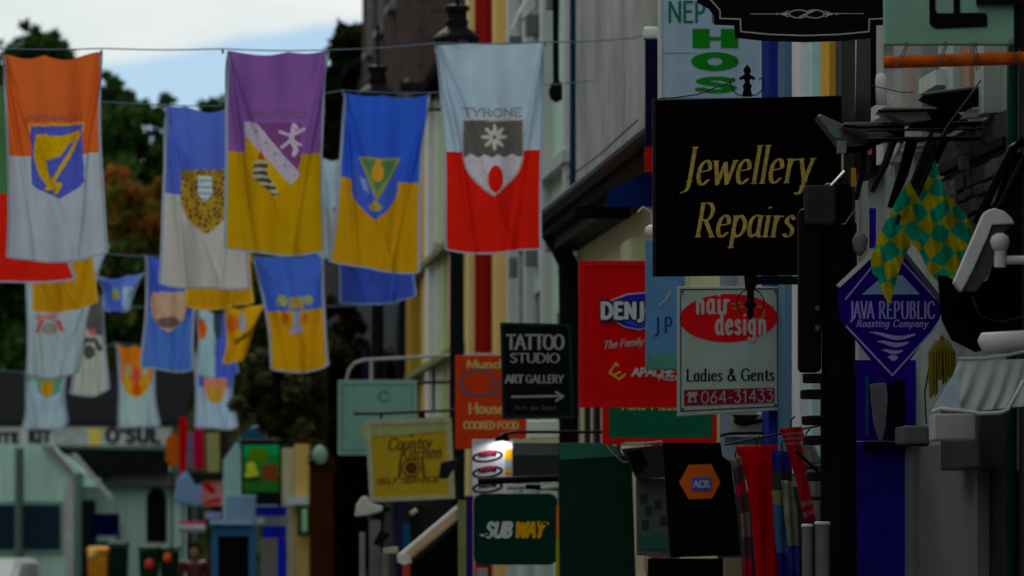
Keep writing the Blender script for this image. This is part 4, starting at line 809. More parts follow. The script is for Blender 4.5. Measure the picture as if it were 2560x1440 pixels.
flag('thin slice of a white flag seen between the purple and the blue flag', (770, 388), (868, 392), (862, 650), (790, 640), 71, ((104, 118, 128), (104, 110, 112)), .5, None, None, seed=20)
flag('small white flag with a green collar and gold shield, lowest at the left', (60, 930), (170, 932), (172, 1064), (52, 1076), 105, ((74, 100, 84), (104, 122, 130)), .12, lambda x, y: [((60, 96, 84), inpoly(x, y, [(84, 930), (160, 930), (150, 980), (120, 996), (96, 982)])), ((134, 94, 6), inpoly(x, y, shield(118, 952, 996, 30)))], seed=17, cell=3)
flag('small orange over white flag with a red and green emblem', (286, 858), (388, 862), (402, 1064), (292, 1068), 106, ((134, 76, 10), (104, 122, 124)), .46, lambda x, y: [((134, 100, 14), inpoly(x, y, shield(340, 930, 996, 66))), ((150, 50, 44), ell(x, y, 341, 940, 12, 20)), ((160, 60, 10), ell(x, y, 342, 974, 12, 16)), ((100, 120, 100), ell(x, y, 320, 926, 7, 16) | ell(x, y, 362, 924, 7, 16))], seed=18, cell=3)
flag('small blue over white flag with a round orange crest', (482, 880), (592, 884), (594, 1070), (482, 1070), 107, ((52, 58, 136), (104, 122, 136)), .45, lambda x, y: [((140, 86, 60), ell(x, y, 538, 962, 30, 30)), ((128, 96, 28), ell(x, y, 538, 988, 22, 20))], seed=19, cell=3)

# ------------------------------------------------------------------ lamp posts
def lamp_post(label, px, D, y0, s):
    t = thing('street_lamp', label, 'street lamp', (P(px, 0, D).x, D, .12), 'black cast iron street lamps')
    y = lambda v: y0+v*s
    obj('finial', MB().plathe(px, D, [(1, y(-128)), (5*s, y(-122)), (7*s, y(-116)), (4*s, y(-108)), (4.5*s, y(-20)), (9*s, y(-12))]), iron, t, smooth=True)
    obj('cap', MB().plathe(px, D, [(14*s, y(-10)), (30*s, y(-6)), (31*s, y(4)), (24*s, y(8)), (24*s, y(24)), (28*s, y(28)), (26*s, y(44)), (50*s, y(62)), (58*s, y(70)), (56*s, y(76))], 16), iron, t, smooth=False)
    obj('glass', MB().plathe(px, D, [(46*s, y(77)), (28*s, y(150)), (24*s, y(152))], 8), mat((.05, .055, .06), .1, spec=.8), t)
    m = MB()
    for j in range(8):
        a = 2*math.pi*j/8; m.tube([P(px, y(76), D)+Vector((math.cos(a)*47*s*K*D, math.sin(a)*47*s*K*D, 0)), P(px, y(152), D)+Vector((math.cos(a)*27*s*K*D, math.sin(a)*27*s*K*D, 0))], .018, 6)
    obj('cage', m, iron, t)
    zb = P(0, y(152), D).z; c = P(px, 0, D)
    obj('post', MB().lathe((c.x, D, 0), [(.24, .12), (.24, .5), (.16, .6), (.13, 1.2), (.17, 1.28), (.1, 1.4), (.075, zb-.5), (.12, zb-.4), (.07, zb-.3), (.09, zb-.12), (.16, zb)], 14), iron, t, smooth=True)
    obj('ladder_bar', MB().tube([(c.x-.4, D, zb-.45), (c.x+.4, D, zb-.45)], .02), iron, t)
    return t
lamp_post('black lantern on a post poking above the blue and gold flag', 944, 80, 172, .88)
lamp_post('larger black lantern against the brick building, above the white and red flag', 1142, 70, 22, 1.05)

# ------------------------------------------------------------------ right-hand edge clutter
# dark moulded column
T = thing('iron_column', 'thick black moulded column standing on the pavement beside the blue diamond sign', 'post', (P(2100, 0, 37.2).x, 36.7, .12))
pr = [(52, 1980), (52, 1700), (47, 1680), (45, 1000), (46, 940), (42, 930), (43, 700), (47, 690), (46, 560), (38, 548), (36, 462), (30, 458)]
obj('shaft', MB().plathe(2096, 36.7, [(r, y) for r, y in pr], 22), mat((.006, .006, .006), .5, .3, 3), T, smooth=False)
T2 = MB().pbox(2012, 2090, 462, 562, 36.5, .22)
obj('control_box', T2, M8(21, 21, 22, .16, rough=.8, bump=.3, wear=.6), T, bevel=.02)  # grey tone puts a reflection into the box colour
m = MB(); m.pbox(1997, 2054, 520, 930, 36.55, .2); obj('cable_trunk', m, mat((.008, .008, .008), .6, .4, 3, bump=.3), T, bevel=.03)
for y_, w_ in ((945, 46), (985, 56), (1050, 50), (1100, 44), (1190, 30)):
    obj('bracket_band', MB().plathe(2034, 36.6, [(w_*.5, y_+13), (w_*.6, y_+11), (w_*.6, y_-9), (w_*.5, y_-11)], 14), mat((.012, .012, .012), .6, .4), T)
for y_ in (770, 820): obj('bolt', MB().plathe(2044, 36.5, [(5, y_+6), (6, y_), (5, y_-6)], 10), mat((.12, .12, .12), .4), T)
T = thing('tube_pair', 'two pale grey capped tubes standing side by side left of the black column', 'post', P(2040, 1440, 36.2))
for x, w_, y_ in ((2018, 13, 1318), (2056, 18, 1312)):
    obj('tube', MB().plathe(x, 36.2, [(w_, 1980), (w_, y_+3), (w_-1, y_)], 18), M8(48, 48, 48, .16), T, smooth=False); obj('cap', MB().plathe(x, 36.2, [(w_+2, y_-.5), (w_+2, y_-6), (w_-2, y_-8)], 18), M8(90, 90, 90, .16), T)
# things hanging between hexagon sign and column
def hang(name, label, cat, pts, D, t, bands, m, grp='sportswear hanging outside a shop'):
    T = thing(name, label, cat, P(pts[len(pts)//2][0], pts[len(pts)//2][1], D), grp)
    n = len(pts)//2; L_ = pts[:n]; R_ = pts[n:][::-1]; V = []; nn = 9
    ys = np.linspace(0, n-1, 26); li = lambda a, i, j: np.interp(i, range(n), [p[j] for p in a])
    for i in ys:
        for u in np.linspace(0, 1, nn):
            x = li(L_, i, 0)*(1-u)+li(R_, i, 0)*u; y = li(L_, i, 1)*(1-u)+li(R_, i, 1)*u
            p = P(x, y, D); V.append((p.x, p.y+.03*math.sin(u*9+i*1.3)-t*math.sin(u*math.pi), p.z))
    mb = MB(); mb.v = V
    for i in range(25):
        for j in range(nn-1):
            a = i*nn+j; mb.f.append((a, a+nn, a+nn+1, a+1)); b_ = 0
            for (s, e, k_) in bands:
                if s <= i/25. < e: b_ = k_
            mb.mi.append(b_)
    o = obj('fabric', mb, m, T, smooth=True); so = o.modifiers.new('thick', 'SOLIDIFY'); so.thickness = .012
    top = P((pts[0][0]+pts[-1][0])/2, pts[0][1], D)
    obj('hook', MB().tube([top+Vector((0, 0, -.02)), top+Vector((0, 0, .06)), top+Vector((.03, 0, .09))], .006, 6), iron, T)
    return T
cm = lambda r, g, b: mat(A(r, g, b, .22), .8, .2, 12, bump=.3)
hang('hanging_jersey', 'long red garment hanging beside the black hexagon sign', 'clothing', [(1838, 1116), (1866, 1200), (1880, 1300), (1892, 1460), (1952, 1460), (1944, 1300), (1932, 1200), (1945, 1112)], 43.4, .09, [], [cm(98, 0, 4)])
hang('hanging_jersey', 'narrow striped white, brown and red strip against the red garment', 'clothing', [(1828, 1150), (1838, 1220), (1852, 1300), (1860, 1450), (1886, 1450), (1876, 1300), (1860, 1200), (1850, 1140)], 43.0, .04, [(0, .12, 1), (.3, .42, 2), (.6, .75, 1), (.85, 1, 2)], [cm(38, 24, 26), cm(58, 50, 42), cm(90, 8, 20)])
hang('hanging_jersey', 'dark blue garment with pale side strip between the two red ones', 'clothing', [(1930, 1125), (1930, 1230), (1936, 1330), (1948, 1460), (1990, 1460), (1984, 1330), (1976, 1230), (1980, 1130)], 42.6, .05, [(.15, .3, 3), (.3, .42, 1), (.42, .8, 2)], [cm(14, 14, 60), cm(58, 60, 40), cm(24, 44, 66), cm(20, 20, 20)])
hang('hanging_jersey', 'pale grey green strip with blue hem hanging next to the tubes', 'clothing', [(1956, 1200), (1960, 1280), (1968, 1350), (1975, 1440), (2006, 1440), (1998, 1350), (1990, 1280), (1978, 1205)], 42.3, .04, [(.2, .4, 1), (.7, 1, 2)], [cm(56, 58, 50), cm(64, 64, 58), cm(22, 22, 70)])
hang('hanging_scarf', 'red scarf with pink striped ends slanting down left of the column', 'scarf', [(1950, 1072), (1966, 1120), (1990, 1200), (2012, 1308), (2046, 1290), (2030, 1200), (2014, 1120), (2004, 1066)], 40.5, .04, [(.06, .1, 1), (.14, .18, 1), (.22, .26, 1), (.84, .88, 1), (.91, .95, 1)], [cm(84, 4, 10), cm(74, 40, 48)])
hang('hanging_scarf', 'grey scarf with dark flecks beside the striped red scarf', 'scarf', [(2004, 1104), (2014, 1160), (2026, 1230), (2040, 1306), (2074, 1300), (2066, 1230), (2052, 1160), (2026, 1100)], 40.2, .04, [(.35, .4, 1), (.7, .74, 1)], [cm(58, 58, 56), cm(16, 16, 16)])
m = MB().ptube([(1996, 1196), (2075, 1180)], 40, 1.4, 6).ptube([(2000, 1165), (2068, 1152)], 40, 1.4, 6).ptube([(1990, 1128), (2052, 1185), (2070, 1230)], 40, 4, 6); tag(obj('cord', m, black), 'black cords wound across the grey scarf', 'cord')
tag(obj('rail', MB().ptube([(1810, 1112), (2060, 1062)], 42, 2.5).tube([P(2060, 1062, 42), (xw(42), 42, P(0, 1060, 42).z)], .015), iron), 'thin black rail from which the red clothes hang', 'rail')
T = thing('blue_post', 'blue ribbed post behind the white salon sign', 'post', P(1968, 1040, 45.5))
obj('post', MB().pbox(1950, 1985, 755, 1960, 45.5, .12), M8(8, 40, 66, .16), T, bevel=.01)
for y_ in (880, 925, 1045): obj('band', MB().pbox(1946, 1998, y_, y_+16, 45.47, .16), M8(34, 66, 104, .16), T)
obj('white_edge', MB().pbox(1986, 2000, 955, 1040, 45.49, .1), M8(92, 92, 92, .16), T)
tag(obj('box', MB().pbox(1960, 2000, 664, 725, 44.2, .15), M8(46, 46, 44, .16, wear=.3), bevel=.01), 'small grey junction box at the lower right corner of the jewellery board', 'box')

# blue diamond sign
T = thing('diamond_sign', 'dark blue diamond-shaped cafe sign with white triangle and wave marks', 'sign', P(2229, 962, 35.8), GS)
db = M8(12, 2, 58, .16, rough=.7)
obj('panel', MB().prism([(2100, 716), (2229, 596), (2358, 764), (2348, 800), (2229, 964), (2104, 800), (2096, 760)], 35.8, .09), db, T)
obj('edge', MB().prism([(2092, 712), (2222, 588), (2232, 596), (2100, 718)], 35.79, .12), mat((.7, .72, .68), .4), T); obj('edge', MB().prism([(2235, 592), (2362, 752), (2352, 762), (2229, 600)], 35.79, .12), M8(40, 38, 44, .16), T)  # upper left edge coloured pale for the sheen along its top face
lv = mat(A(80, 73, 116, .16), .5, .1)
bd = [(2229, 634), (2340, 778), (2229, 936), (2108, 784)]
obj('border', contour(MB(), [(2252, 650, 2339, 746, 2, 2, 0), (2342, 815, 2231, 938, 2.2, 2.2, 0), (2231, 938, 2116, 816, 2.2, 2.2, 0), (2114, 748, 2190, 655, 2, 2, 0)], 35.8, .7), lv, T)
obj('triangle', MB().prism([(2240, 688), (2256, 688), (2300, 736), (2155, 736), (2196, 700), (2210, 736), (2228, 736)], 35.794, .004), mat(A(56, 74, 94, .16), .5), T)
text_part(T, 'lettering', [('JAVA', 2124, 2186, 796, 42, dict(nib=(2.4, 1.3, 0), serif=.06, track=.1)), ('REPUBLIC', 2196, 2338, 796, 42, dict(nib=(2.4, 1.3, 0), serif=.06, track=.16))], lv, 35.8, .6)
text_part(T, 'lettering', [('Roasting Company', 2140, 2324, 817, 17, dict(nib=(1.5, 1, 20), serif=.05, slant=.25, track=.12))], lv, 35.8, .5)
wv = []
for yy, x0, x1, th in ((838, 2176, 2286, 5.5), (858, 2196, 2268, 6), (878, 2206, 2254, 5), (894, 2222, 2242, 7)):
    p = [(x0+(x1-x0)*t_, yy+7*math.sin(t_*5-1.6)*(x1-x0)/110) for t_ in np.linspace(0, 1, 10)]; wv += [(*a, *b, 3, max(1.2, th*math.sin(.25+2.7*i/9)), 0) for i, (a, b) in enumerate(zip(p[:-1], p[1:]))]
obj('waves', contour(MB(), wv, 35.8, .7), lv, T)
obj('arm', MB().tube([P(2350, 770, 35.84), (xw(35.84)+.02, 35.84, P(0, 770, 35.8).z)], .025), iron, T)
tag(obj('wall_strip', MB().pbox(2174, 2190, 520, 620, 36.2, .04), M8(18, 4, 70, .16)), 'narrow dark blue upright strip above the diamond sign', 'post')

# blue doorway under it
T = thing('blue_door_panel', 'deep blue upright shop panel with a slim grey shield below the diamond sign', 'shop front', P(2215, 1440, 37.5))
obj('panel', MB().pbox(2124, 2302, 1104, 1990, 37.5, .08), M8(9, 4, 54, .1, var=.4), T)
obj('upper_panel', MB().pbox(2124, 2290, 900, 1102, 37.5, .06), M8(14, 2, 62, .12, var=.25), T)
obj('dark_lintel', MB().pbox(2160, 2300, 1103, 1122, 37.4, .2), black, T)
obj('shield_plate', MB().prism([(2174, 960), (2216, 956), (2220, 1000), (2214, 1070), (2206, 1102), (2196, 1100), (2184, 1060), (2178, 1010)], 37.47, .02), M8(52, 52, 56, .16), T, bevel=.006)
obj('black_strip', MB().pbox(2219, 2262, 950, 1100, 37.485, .01), black, T)  # plain black strip set on the blue panel
obj('cyan_strip', MB().pbox(2163, 2172, 940, 1090, 37.48, .015), M8(6, 36, 62, .16), T)

# chequered flags
def chequer(label, out, D, ang, seed, sc=40):
    r = random.Random(seed); T = thing('chequered_flag', label, 'flag', P(out[-1][0], max(p[1] for p in out), D), 'chequered green and yellow flags')
    xs = [p[0] for p in out]; ys = [p[1] for p in out]; h = 2.5
    gx = np.arange(min(xs), max(xs)+h, h); gy = np.arange(min(ys), max(ys)+h, h); X, Y = np.meshgrid(gx, gy)
    fo = .06*np.sin((X+Y*.35)/15.)+.035*np.sin((X-Y*.2)/7.+seed); vs = np.stack([(X-1280)*K*D, D+fo, EYE+(HOR-Y)*K*D], -1).reshape(-1, 3)
    cx = .5*(X[:-1, :-1]+X[1:, 1:]); cy = .5*(Y[:-1, :-1]+Y[1:, 1:]); keep = inpoly(cx, cy, out).reshape(-1)
    a = R(ang); wx = cx+7*np.sin(cy/21.)+4*np.sin(cx/9.); wy = cy+6*np.sin(cx/17.)
    ch = ((np.floor((wx*math.cos(a)+wy*math.sin(a))/sc)+np.floor((-wx*math.sin(a)+wy*math.cos(a))/sc)) % 2).astype(int).reshape(-1)
    q = np.arange(X.size).reshape(X.shape); quads = np.stack([q[:-1, :-1], q[1:, :-1], q[1:, 1:], q[:-1, 1:]], -1).reshape(-1, 4)
    f = quads[keep]; used, inv = np.unique(f, return_inverse=True); mb = MB(); mb.v = vs[used].tolist(); mb.f = [tuple(t) for t in inv.reshape(-1, 4).tolist()]; mb.mi = ch[keep].tolist()
    obj('cloth', mb, [mat(A(4, 72, 60, .17), .8, .2, 8, trans=.4), mat(A(84, 76, 2, .17), .8, .2, 8, trans=.4)], T, smooth=True); return T
T = chequer('green and yellow chequered flag spreading right, hung from a slanting black pole', [(2338, 400), (2356, 470), (2392, 505), (2440, 585), (2424, 650), (2392, 690), (2382, 745), (2340, 700), (2300, 640), (2270, 590), (2262, 560), (2290, 500), (2325, 420)], 34.6, 42, 3)
obj('pole', MB().tube([P(2362, 330, 34.7), P(2262, 560, 34.55)], .014), iron, T)
T = chequer('narrower green and yellow chequered flag drooping to a point over the blue diamond', [(2272, 455), (2304, 505), (2288, 590), (2258, 650), (2244, 690), (2232, 740), (2224, 765), (2212, 740), (2196, 700), (2180, 682), (2178, 640), (2196, 590), (2230, 520), (2256, 470)], 34.4, 60, 5, 44)
obj('pole', MB().tube([P(2330, 330, 34.6), P(2240, 560, 34.35)], .014), iron, T)
T = thing('gold_tassel', 'ribbed gold and brown tasselled ornament right of the diamond sign', 'ornament', P(2355, 985, 34.6))
m = MB(); rr_ = random.Random(3)
for i in range(26):
    a = i/26*2*math.pi; x = 2355+math.cos(a)*32; m.tube([P(2355+math.cos(a)*14, 852, 34.6)+Vector((0, math.sin(a)*.03, 0)), P(x, 880, 34.6)+Vector((0, math.sin(a)*.07, 0)), P(x+rr_.uniform(-2, 2), 940+rr_.uniform(0, 45)-(x-2355)*.5, 34.6)+Vector((0, math.sin(a)*.07, 0))], .006, 6)
obj('strands', m, M8(50, 46, 8, .16), T); obj('core', MB().plathe(2355, 34.6, [(20, 940), (26, 900), (20, 865), (8, 850), (3, 838)]), M8(48, 20, 6, .16), T, smooth=True)

# floodlights on a rail
T = thing('lamp_rail', 'long black steel rail carrying the floodlights at the upper right', 'rail', P(2400, 345, 34.4))
for y_, r_ in ((306, 6), (322, 3), (345, 6)): obj('bar', MB().ptube([(2170 if y_ > 310 else 2382, y_+4), (2640, y_-1)], 34.4, r_, 8), iron, T)
def flood(label, pts, D, tone, back=None):
    T = thing('floodlight', label, 'floodlight', P(pts[0][0], pts[0][1], D), 'floodlights over the shop front')
    obj('hood', MB().prism(pts, D, .3), tone, T, bevel=.008)
    return T
dg = M8(46, 46, 46, .16, rough=.35); dk2 = mat((.006, .006, .006), .35)
T = flood('grey wedge-shaped floodlight pointing left over the corner of the jewellery board', [(2042, 290), (2052, 285), (2110, 312), (2150, 336), (2215, 352), (2160, 362), (2098, 362)], 35.2, dg)
obj('lens', MB().prism([(2060, 306), (2092, 322), (2108, 348), (2084, 342)], 35.19, .02), M8(36, 56, 50, .16), T); obj('bracket', MB().ptube([(2110, 362), (2116, 376), (2160, 372), (2200, 348)], 35.1, 9), dk2, T); obj('clip', MB().pbox(2094, 2116, 352, 382, 35.05, .08), M8(62, 62, 62, .16), T)
T = flood('flat grey floodlight hood just below the middle of the row', [(2106, 312), (2112, 306), (2270, 302), (2262, 314), (2200, 318), (2240, 340), (2180, 340)], 34.9, dg)
obj('rim', MB().ptube([(2108, 314), (2150, 318), (2262, 316)], 34.88, 4), dk2, T); obj('housing', MB().prism([(2180, 322), (2262, 316), (2262, 352), (2214, 352)], 34.95, .2), dk2, T)
T = flood('grey floodlight with a long flat top visor in the middle of the row', [(2194, 276), (2206, 268), (2380, 268), (2378, 276), (2318, 278), (2330, 300), (2268, 308)], 34.6, dg)
obj('rim', MB().ptube([(2194, 278), (2372, 274)], 34.58, 4), dk2, T); obj('housing', MB().prism([(2316, 278), (2380, 270), (2420, 300), (2380, 330), (2270, 318)], 34.65, .2), dk2, T)
T = flood('largest floodlight with a black underside and bright curved rim, nearest the green pole', [(2302, 242), (2312, 234), (2420, 222), (2494, 216), (2500, 228), (2498, 258), (2470, 266), (2400, 272), (2370, 268)], 34.1, dk2)
obj('rim', MB().ptube([(2304, 236), (2420, 220), (2498, 216)], 34.08, 3.5), dg, T)
obj('reflector', MB().prism([(2420, 272), (2450, 270), (2498, 256), (2496, 282), (2460, 290), (2402, 296)], 34.12, .15), M8(70, 70, 70, .16, rough=.5), T); obj('rim', MB().ptube([(2430, 272), (2470, 268), (2494, 258)], 34.05, 2), mat((.6, .6, .6), .3), T)
obj('arm', MB().ptube([(2452, 200), (2430, 232), (2370, 312), (2355, 340)], 34.0, 2.2), mat((.1, .1, .1), .4), T)
for i, (a, b, r_) in enumerate((((2236, 345), (2180, 480), 10), ((2282, 345), (2226, 520), 15), ((2330, 345), (2280, 500), 16), ((2362, 345), (2300, 460), 12), ((2160, 372), (2140, 500), 9))):
    t = obj('furled_cover', MB().ptube([a, ((a[0]+b[0])/2+4, (a[1]+b[1])/2), b], 34.9+.1*i, [r_, r_*.9, r_*.6]), dk2 if i % 2 else mat((.02, .02, .02), .4), smooth=True)
    tag(t, ['first', 'second', 'third', 'fourth', 'slimmest'][i]+' dark slanting furled cover below the floodlights, '+['above the column', 'beside the bright rod', 'left of the chequered flag pole', 'at the chequered flag top', 'next to the control box'][i], 'cover', 'furled black covers under the rail')
for lb, a, b in (('bright white rod slanting across the lower corner of the jewellery board', (2077, 464), (2112, 428)), ('bright white rod slanting between the dark furled covers', (2238, 390), (2260, 346))):
    tag(obj('rod', MB().ptube([a, b], 35.0, [2.5, 4.5], 8), mat((.95, .95, .95), .12, .01, metal=1)), lb, 'rod')
tag(obj('wire', MB().ptube([(2156, 488), (2140, 520), (2112, 560), (2104, 560)], 35, 1.2, 6).ptube([(2226, 440), (2234, 400), (2262, 360)], 35, 1.2, 6), mat((.3, .3, .3), .4)), 'thin pale wire hanging near the column top', 'wire')
for (x, y, w_, h_, c) in ((2128, 420, 12, 46, (84, 60, 10)), (2142, 438, 12, 60, (62, 52, 20)), (2104, 360, 5, 66, (84, 84, 50)), (2170, 372, 10, 14, (80, 40, 46)), (2316, 350, 12, 14, (90, 92, 10))):
    tag(obj('tag_strip', MB().pbox(x, x+w_, y, y+h_, 36.4, .03), M8(*c, .16)), {2128: 'small gold strip below the first floodlight', 2142: 'dull olive strip beside the gold one', 2104: 'pale yellow edge strip on the right side of the jewellery board', 2170: 'small pink tag under the floodlight bracket', 2316: 'small yellow tag at the top of the flag pole'}[x], 'strip')
tag(obj('fitting', MB().plathe(2150, 36, [(4, 640), (16, 625), (20, 600), (12, 585), (4, 580)]), M8(48, 48, 48, .16), smooth=True), 'grey lamp fitting half hidden behind the column, above the diamond', 'fitting')

# big E sign with rod and clips
T = thing('letter_sign', 'large pale green board with a thick black letter at the top right', 'sign', P(2375, 110, 33.0), GS)
obj('panel', MB().pbox(2210, 2536, -200, 112, 33.0, .08), M8(64, 88, 78, .16, wear=.1), T, bevel=.01)
bk = mat((.006, .006, .006), .4); E_pts = [(2322, -200), (2340, -200), (2338, 24), (2344, 33), (2384, 33), (2384, -200), (2398, -200), (2400, 32), (2462, 32), (2468, 38), (2468, 66), (2342, 71), (2330, 66), (2324, 58)]
obj('letter', MB().prism(E_pts, 32.99, .02), bk, T)
obj('upper_bar', MB().pbox(2442, 2560, -4, 10, 32.95, .05), iron, T); obj('upright', MB().pbox(2535, 2554, -200, 120, 33.02, .08), iron, T)
T = thing('orange_pole', 'orange brown wooden pole with wire clips under the big letter board', 'pole', P(2385, 165, 44))
obj('pole', MB().tube([P(2209, 156, 32.8), P(2600, 144, 32.8)], [.036, .038], 12), mat(A(86, 36, 5, .15), .5, .35, 14), T)
for x, dx in ((2267, -16), (2365, -12), (2438, 2), (2528, 12)):
    y0 = 110 if x < 2500 else 104
    m = MB().ptube([(x+3*math.cos(a)*1.6, y0+4.5*math.sin(a)) for a in np.linspace(0, 6.28, 9)], 32.74, 1.3, 5)
    m.ptube([(x-2, y0+5), (x+dx-3, 146), (x+dx*2, 176)], 32.73, 1.4, 5).ptube([(x+2, y0+5), (x+dx+5, 146), (x+dx*2+6, 174)], 32.73, 1.4, 5)
    obj('clip', m, mat((.12, .12, .12), .35, metal=.6), T)
tag(obj('green_pole', MB().ptube([(2530, 112), (2530, 470), (2526, 2000)], 33.15, 14, 14), mat((.004, .05, .035), .4, .25), smooth=True), 'thick dark green pole at the right beside the letter board', 'pole')
tag(obj('insulator', MB().plathe(2203, 37.6, [(13, 262), (15, 200), (12, 186), (4, 183)], 12), M8(104, 104, 104, .16), smooth=True), 'white vertical ceramic-like fitting under the orange pole end', 'fitting')

# black awning arms, white wall lamp, canopy
T = thing('folded_awning', 'black folded awning with fine ribs slanting down from the right edge', 'awning', P(2480, 700, 33.00))
obj('bar', MB().ptube([(2560, 352), (2530, 372), (2440, 560)], 33.00, 11), dk2, T, smooth=True); obj('bar', MB().ptube([(2575, 372), (2500, 520), (2452, 640)], 33.00, 10), dk2, T)
m = MB()
for i in range(12): m.ptube([(2530+i*5, 400), (2500+i*6, 560), (2490+i*7, 640)], 33.05, 1.3, 5)
obj('ribs', m, mat((.03, .03, .03), .3), T)
obj('fabric', MB().prism([(2345, 688), (2368, 690), (2420, 720), (2470, 700), (2490, 640), (2470, 560), (2530, 380), (2640, 380), (2640, 840), (2440, 880), (2380, 850), (2355, 800)], 33.1, .05), mat((.003, .003, .003), .9), T)
T = thing('wall_lamp', 'white slanted trough lamp on a round bracket arm at the right edge', 'lamp', P(2440, 750, 32.7))
wl = M8(98, 98, 98, .16, rough=.4)
obj('shade', MB().prism([(2384, 706), (2396, 722), (2404, 730), (2436, 668), (2472, 586), (2480, 562), (2536, 560), (2530, 546), (2512, 528), (2486, 520), (2464, 528), (2456, 540)], 32.7, .12), wl, T, bevel=.008)
obj('inner', MB().prism([(2406, 728), (2440, 728), (2470, 690), (2490, 640), (2490, 600), (2530, 562), (2482, 566), (2474, 590), (2438, 670)], 32.73, .05), M8(30, 30, 30, .16), T)
obj('knuckle', MB().plathe(2500, 32.66, [(10, 630), (20, 622), (25, 604), (20, 590), (8, 583)], 16), wl, T, smooth=True); obj('stem', MB().ptube([(2501, 625), (2500, 668)], 32.66, 15, 14), wl, T); obj('arm', MB().ptube([(2496, 650), (2640, 650)], 32.68, 11, 12), wl, T)
tag(obj('knob', MB().plathe(2420, 32.64, [(3, 606), (5, 604)], 6), iron), 'tiny dark screw on the white trough lamp', 'screw')
T = thing('shop_canopy', 'white scalloped canopy with grey fluted fabric and a rolled white top at the right edge', 'canopy', P(2450, 1035, 32.6))
obj('roll', MB().tube([P(2449, 862, 32.6), P(2456, 859, 32.6), P(2640, 848, 32.6)], [.03, .062, .062], 16), wl, T, smooth=True)
obj('rail', MB().ptube([(2395, 897), (2460, 896), (2520, 888), (2640, 862)], 32.5, 4), M8(84, 84, 84, .16), T)
V = []; n1 = 60
for j, (xa, xb, yf) in enumerate(((2396, 2600, 0), (2382, 2590, 1), (2362, 2575, 2), (2332, 2558, 3))):
    for i in range(n1+1):
        u = i/n1; x = xa+(xb-xa)*u; yb = {0: 902-6*u, 1: 935, 2: 985, 3: 1028+4*math.sin(u*6)-30*max(0, u-.7)}[j]; p = P(x, yb, 32.5); V.append((p.x, p.y-.007*j*math.sin(u*34+.6*math.sin(u*9))-.05*j, p.z))
mb = MB(); mb.v = V; mb.f = [(j*(n1+1)+i, (j+1)*(n1+1)+i, (j+1)*(n1+1)+i+1, j*(n1+1)+i+1) for j in range(3) for i in range(n1)]
obj('fabric', mb, M8(78, 80, 80, .16, var=.15), T, smooth=True)
obj('side_gusset', MB().prism([(2395, 918), (2402, 1024), (2330, 1027)], 32.3, .02), mat(A(116, 130, 142, .14), .6, .12, 14, bump=.4), T)
obj('trim', MB().ptube([(2330, 1030), (2352, 1022), (2400, 1026), (2450, 1034), (2500, 1032), (2520, 1024), (2560, 950)], 32.3, 5, 8), wl, T, smooth=True)

# loose cables and brackets at the right edge
for lb, pts, D, r_ in (('black cable looping from the rail down to the stone wall', [(2382, 352), (2420, 392), (2470, 402), (2500, 380)], 34.2, 1.8), ('black cable hanging beside the large floodlight', [(2500, 262), (2512, 300), (2505, 345)], 34.0, 1.6), ('thin black cable crossing under the letter board', [(2160, 210), (2260, 232), (2400, 218), (2530, 196)], 36.5, 1.3), ('short black cable under the white trough lamp', [(2430, 742), (2450, 790), (2500, 806), (2560, 790)], 32.4, 2.2), ('grey cable running up the wall above the capital', [(2316, 1060), (2312, 980), (2326, 900)], 36.0, 2.0)):
    tag(obj('cable', MB().ptube(pts, D, r_, 6), mat((.03, .03, .03), .6), smooth=True), lb, 'cable')
tag(obj('junction_box', MB().pbox(2400, 2424, 392, 424, 34.6, .1), M8(40, 40, 40, .16), bevel=.006), 'small grey junction box fixed on the rough stones', 'box')
# ------------------------------------------------------------------ the far end of the street
pw = mat(A(88, 110, 102, .13), .8, .08, 2, wear=.3); trim = mat((.3, .31, .3), .6); navy = mat((.004, .022, .05), .3, spec=.3)
T = thing('street_end_shop', 'long white single-storey shop with a lettered fascia closing the street at the left', 'building', P(200, 1440, 136))
DD = 136
x0, x1 = P(-260, 0, DD).x, P(430, 0, DD).x
obj('wall', MB().box(x0, x1, DD, DD+9, 0, P(0, 1118, DD).z), pw, T)
obj('fascia', MB().pbox(-260, 430, 1066, 1114, DD-.25, .24), mat((.52, .53, .5), .6, .1, 2), T)
z = P(0, 1066, DD).z; zt = P(0, 1004, DD+6).z
obj('roof', MB().add([(x0-.3, DD-.3, z), (x1+.3, DD-.3, z), (x1+.3, DD+7, zt+.7), (x0-.3, DD+7, zt+.7), (x0-.3, DD-.3, z+.1), (x1+.3, DD-.3, z+.1), (x1+.3, DD+7, zt+.8), (x0-.3, DD+7, zt+.8)], [(0, 3, 2, 1), (4, 5, 6, 7), (0, 1, 5, 4), (1, 2, 6, 5), (2, 3, 7, 6), (3, 0, 4, 7)]), slate, T)
dl = mat((.035, .03, .05), .6)
text_part(T, 'lettering', [("O'SULLIVAN'S", 262, 640, 1107, 36, dict(nib=(6, 5, 0), track=.25))][:0]+[("O'SUL", 262, 404, 1105, 33, dict(nib=(6, 4.5, 0), serif=.05, track=.22)), ('BITE', -30, 50, 1105, 22, dict(nib=(4.5, 4, 0), track=.2)), ('KIT', 70, 130, 1105, 28, dict(nib=(5, 4, 0), track=.2))], dl, DD-.25, 1.6, .02)
obj('fascia_patch', MB().pbox(222, 252, 1070, 1112, DD-.27, .02), mat(A(118, 98, 40, .18), .6), T); obj('fascia_patch', MB().pbox(136, 212, 1074, 1110, DD-.27, .02), mat(A(74, 78, 78, .18), .6, .3, 6), T)
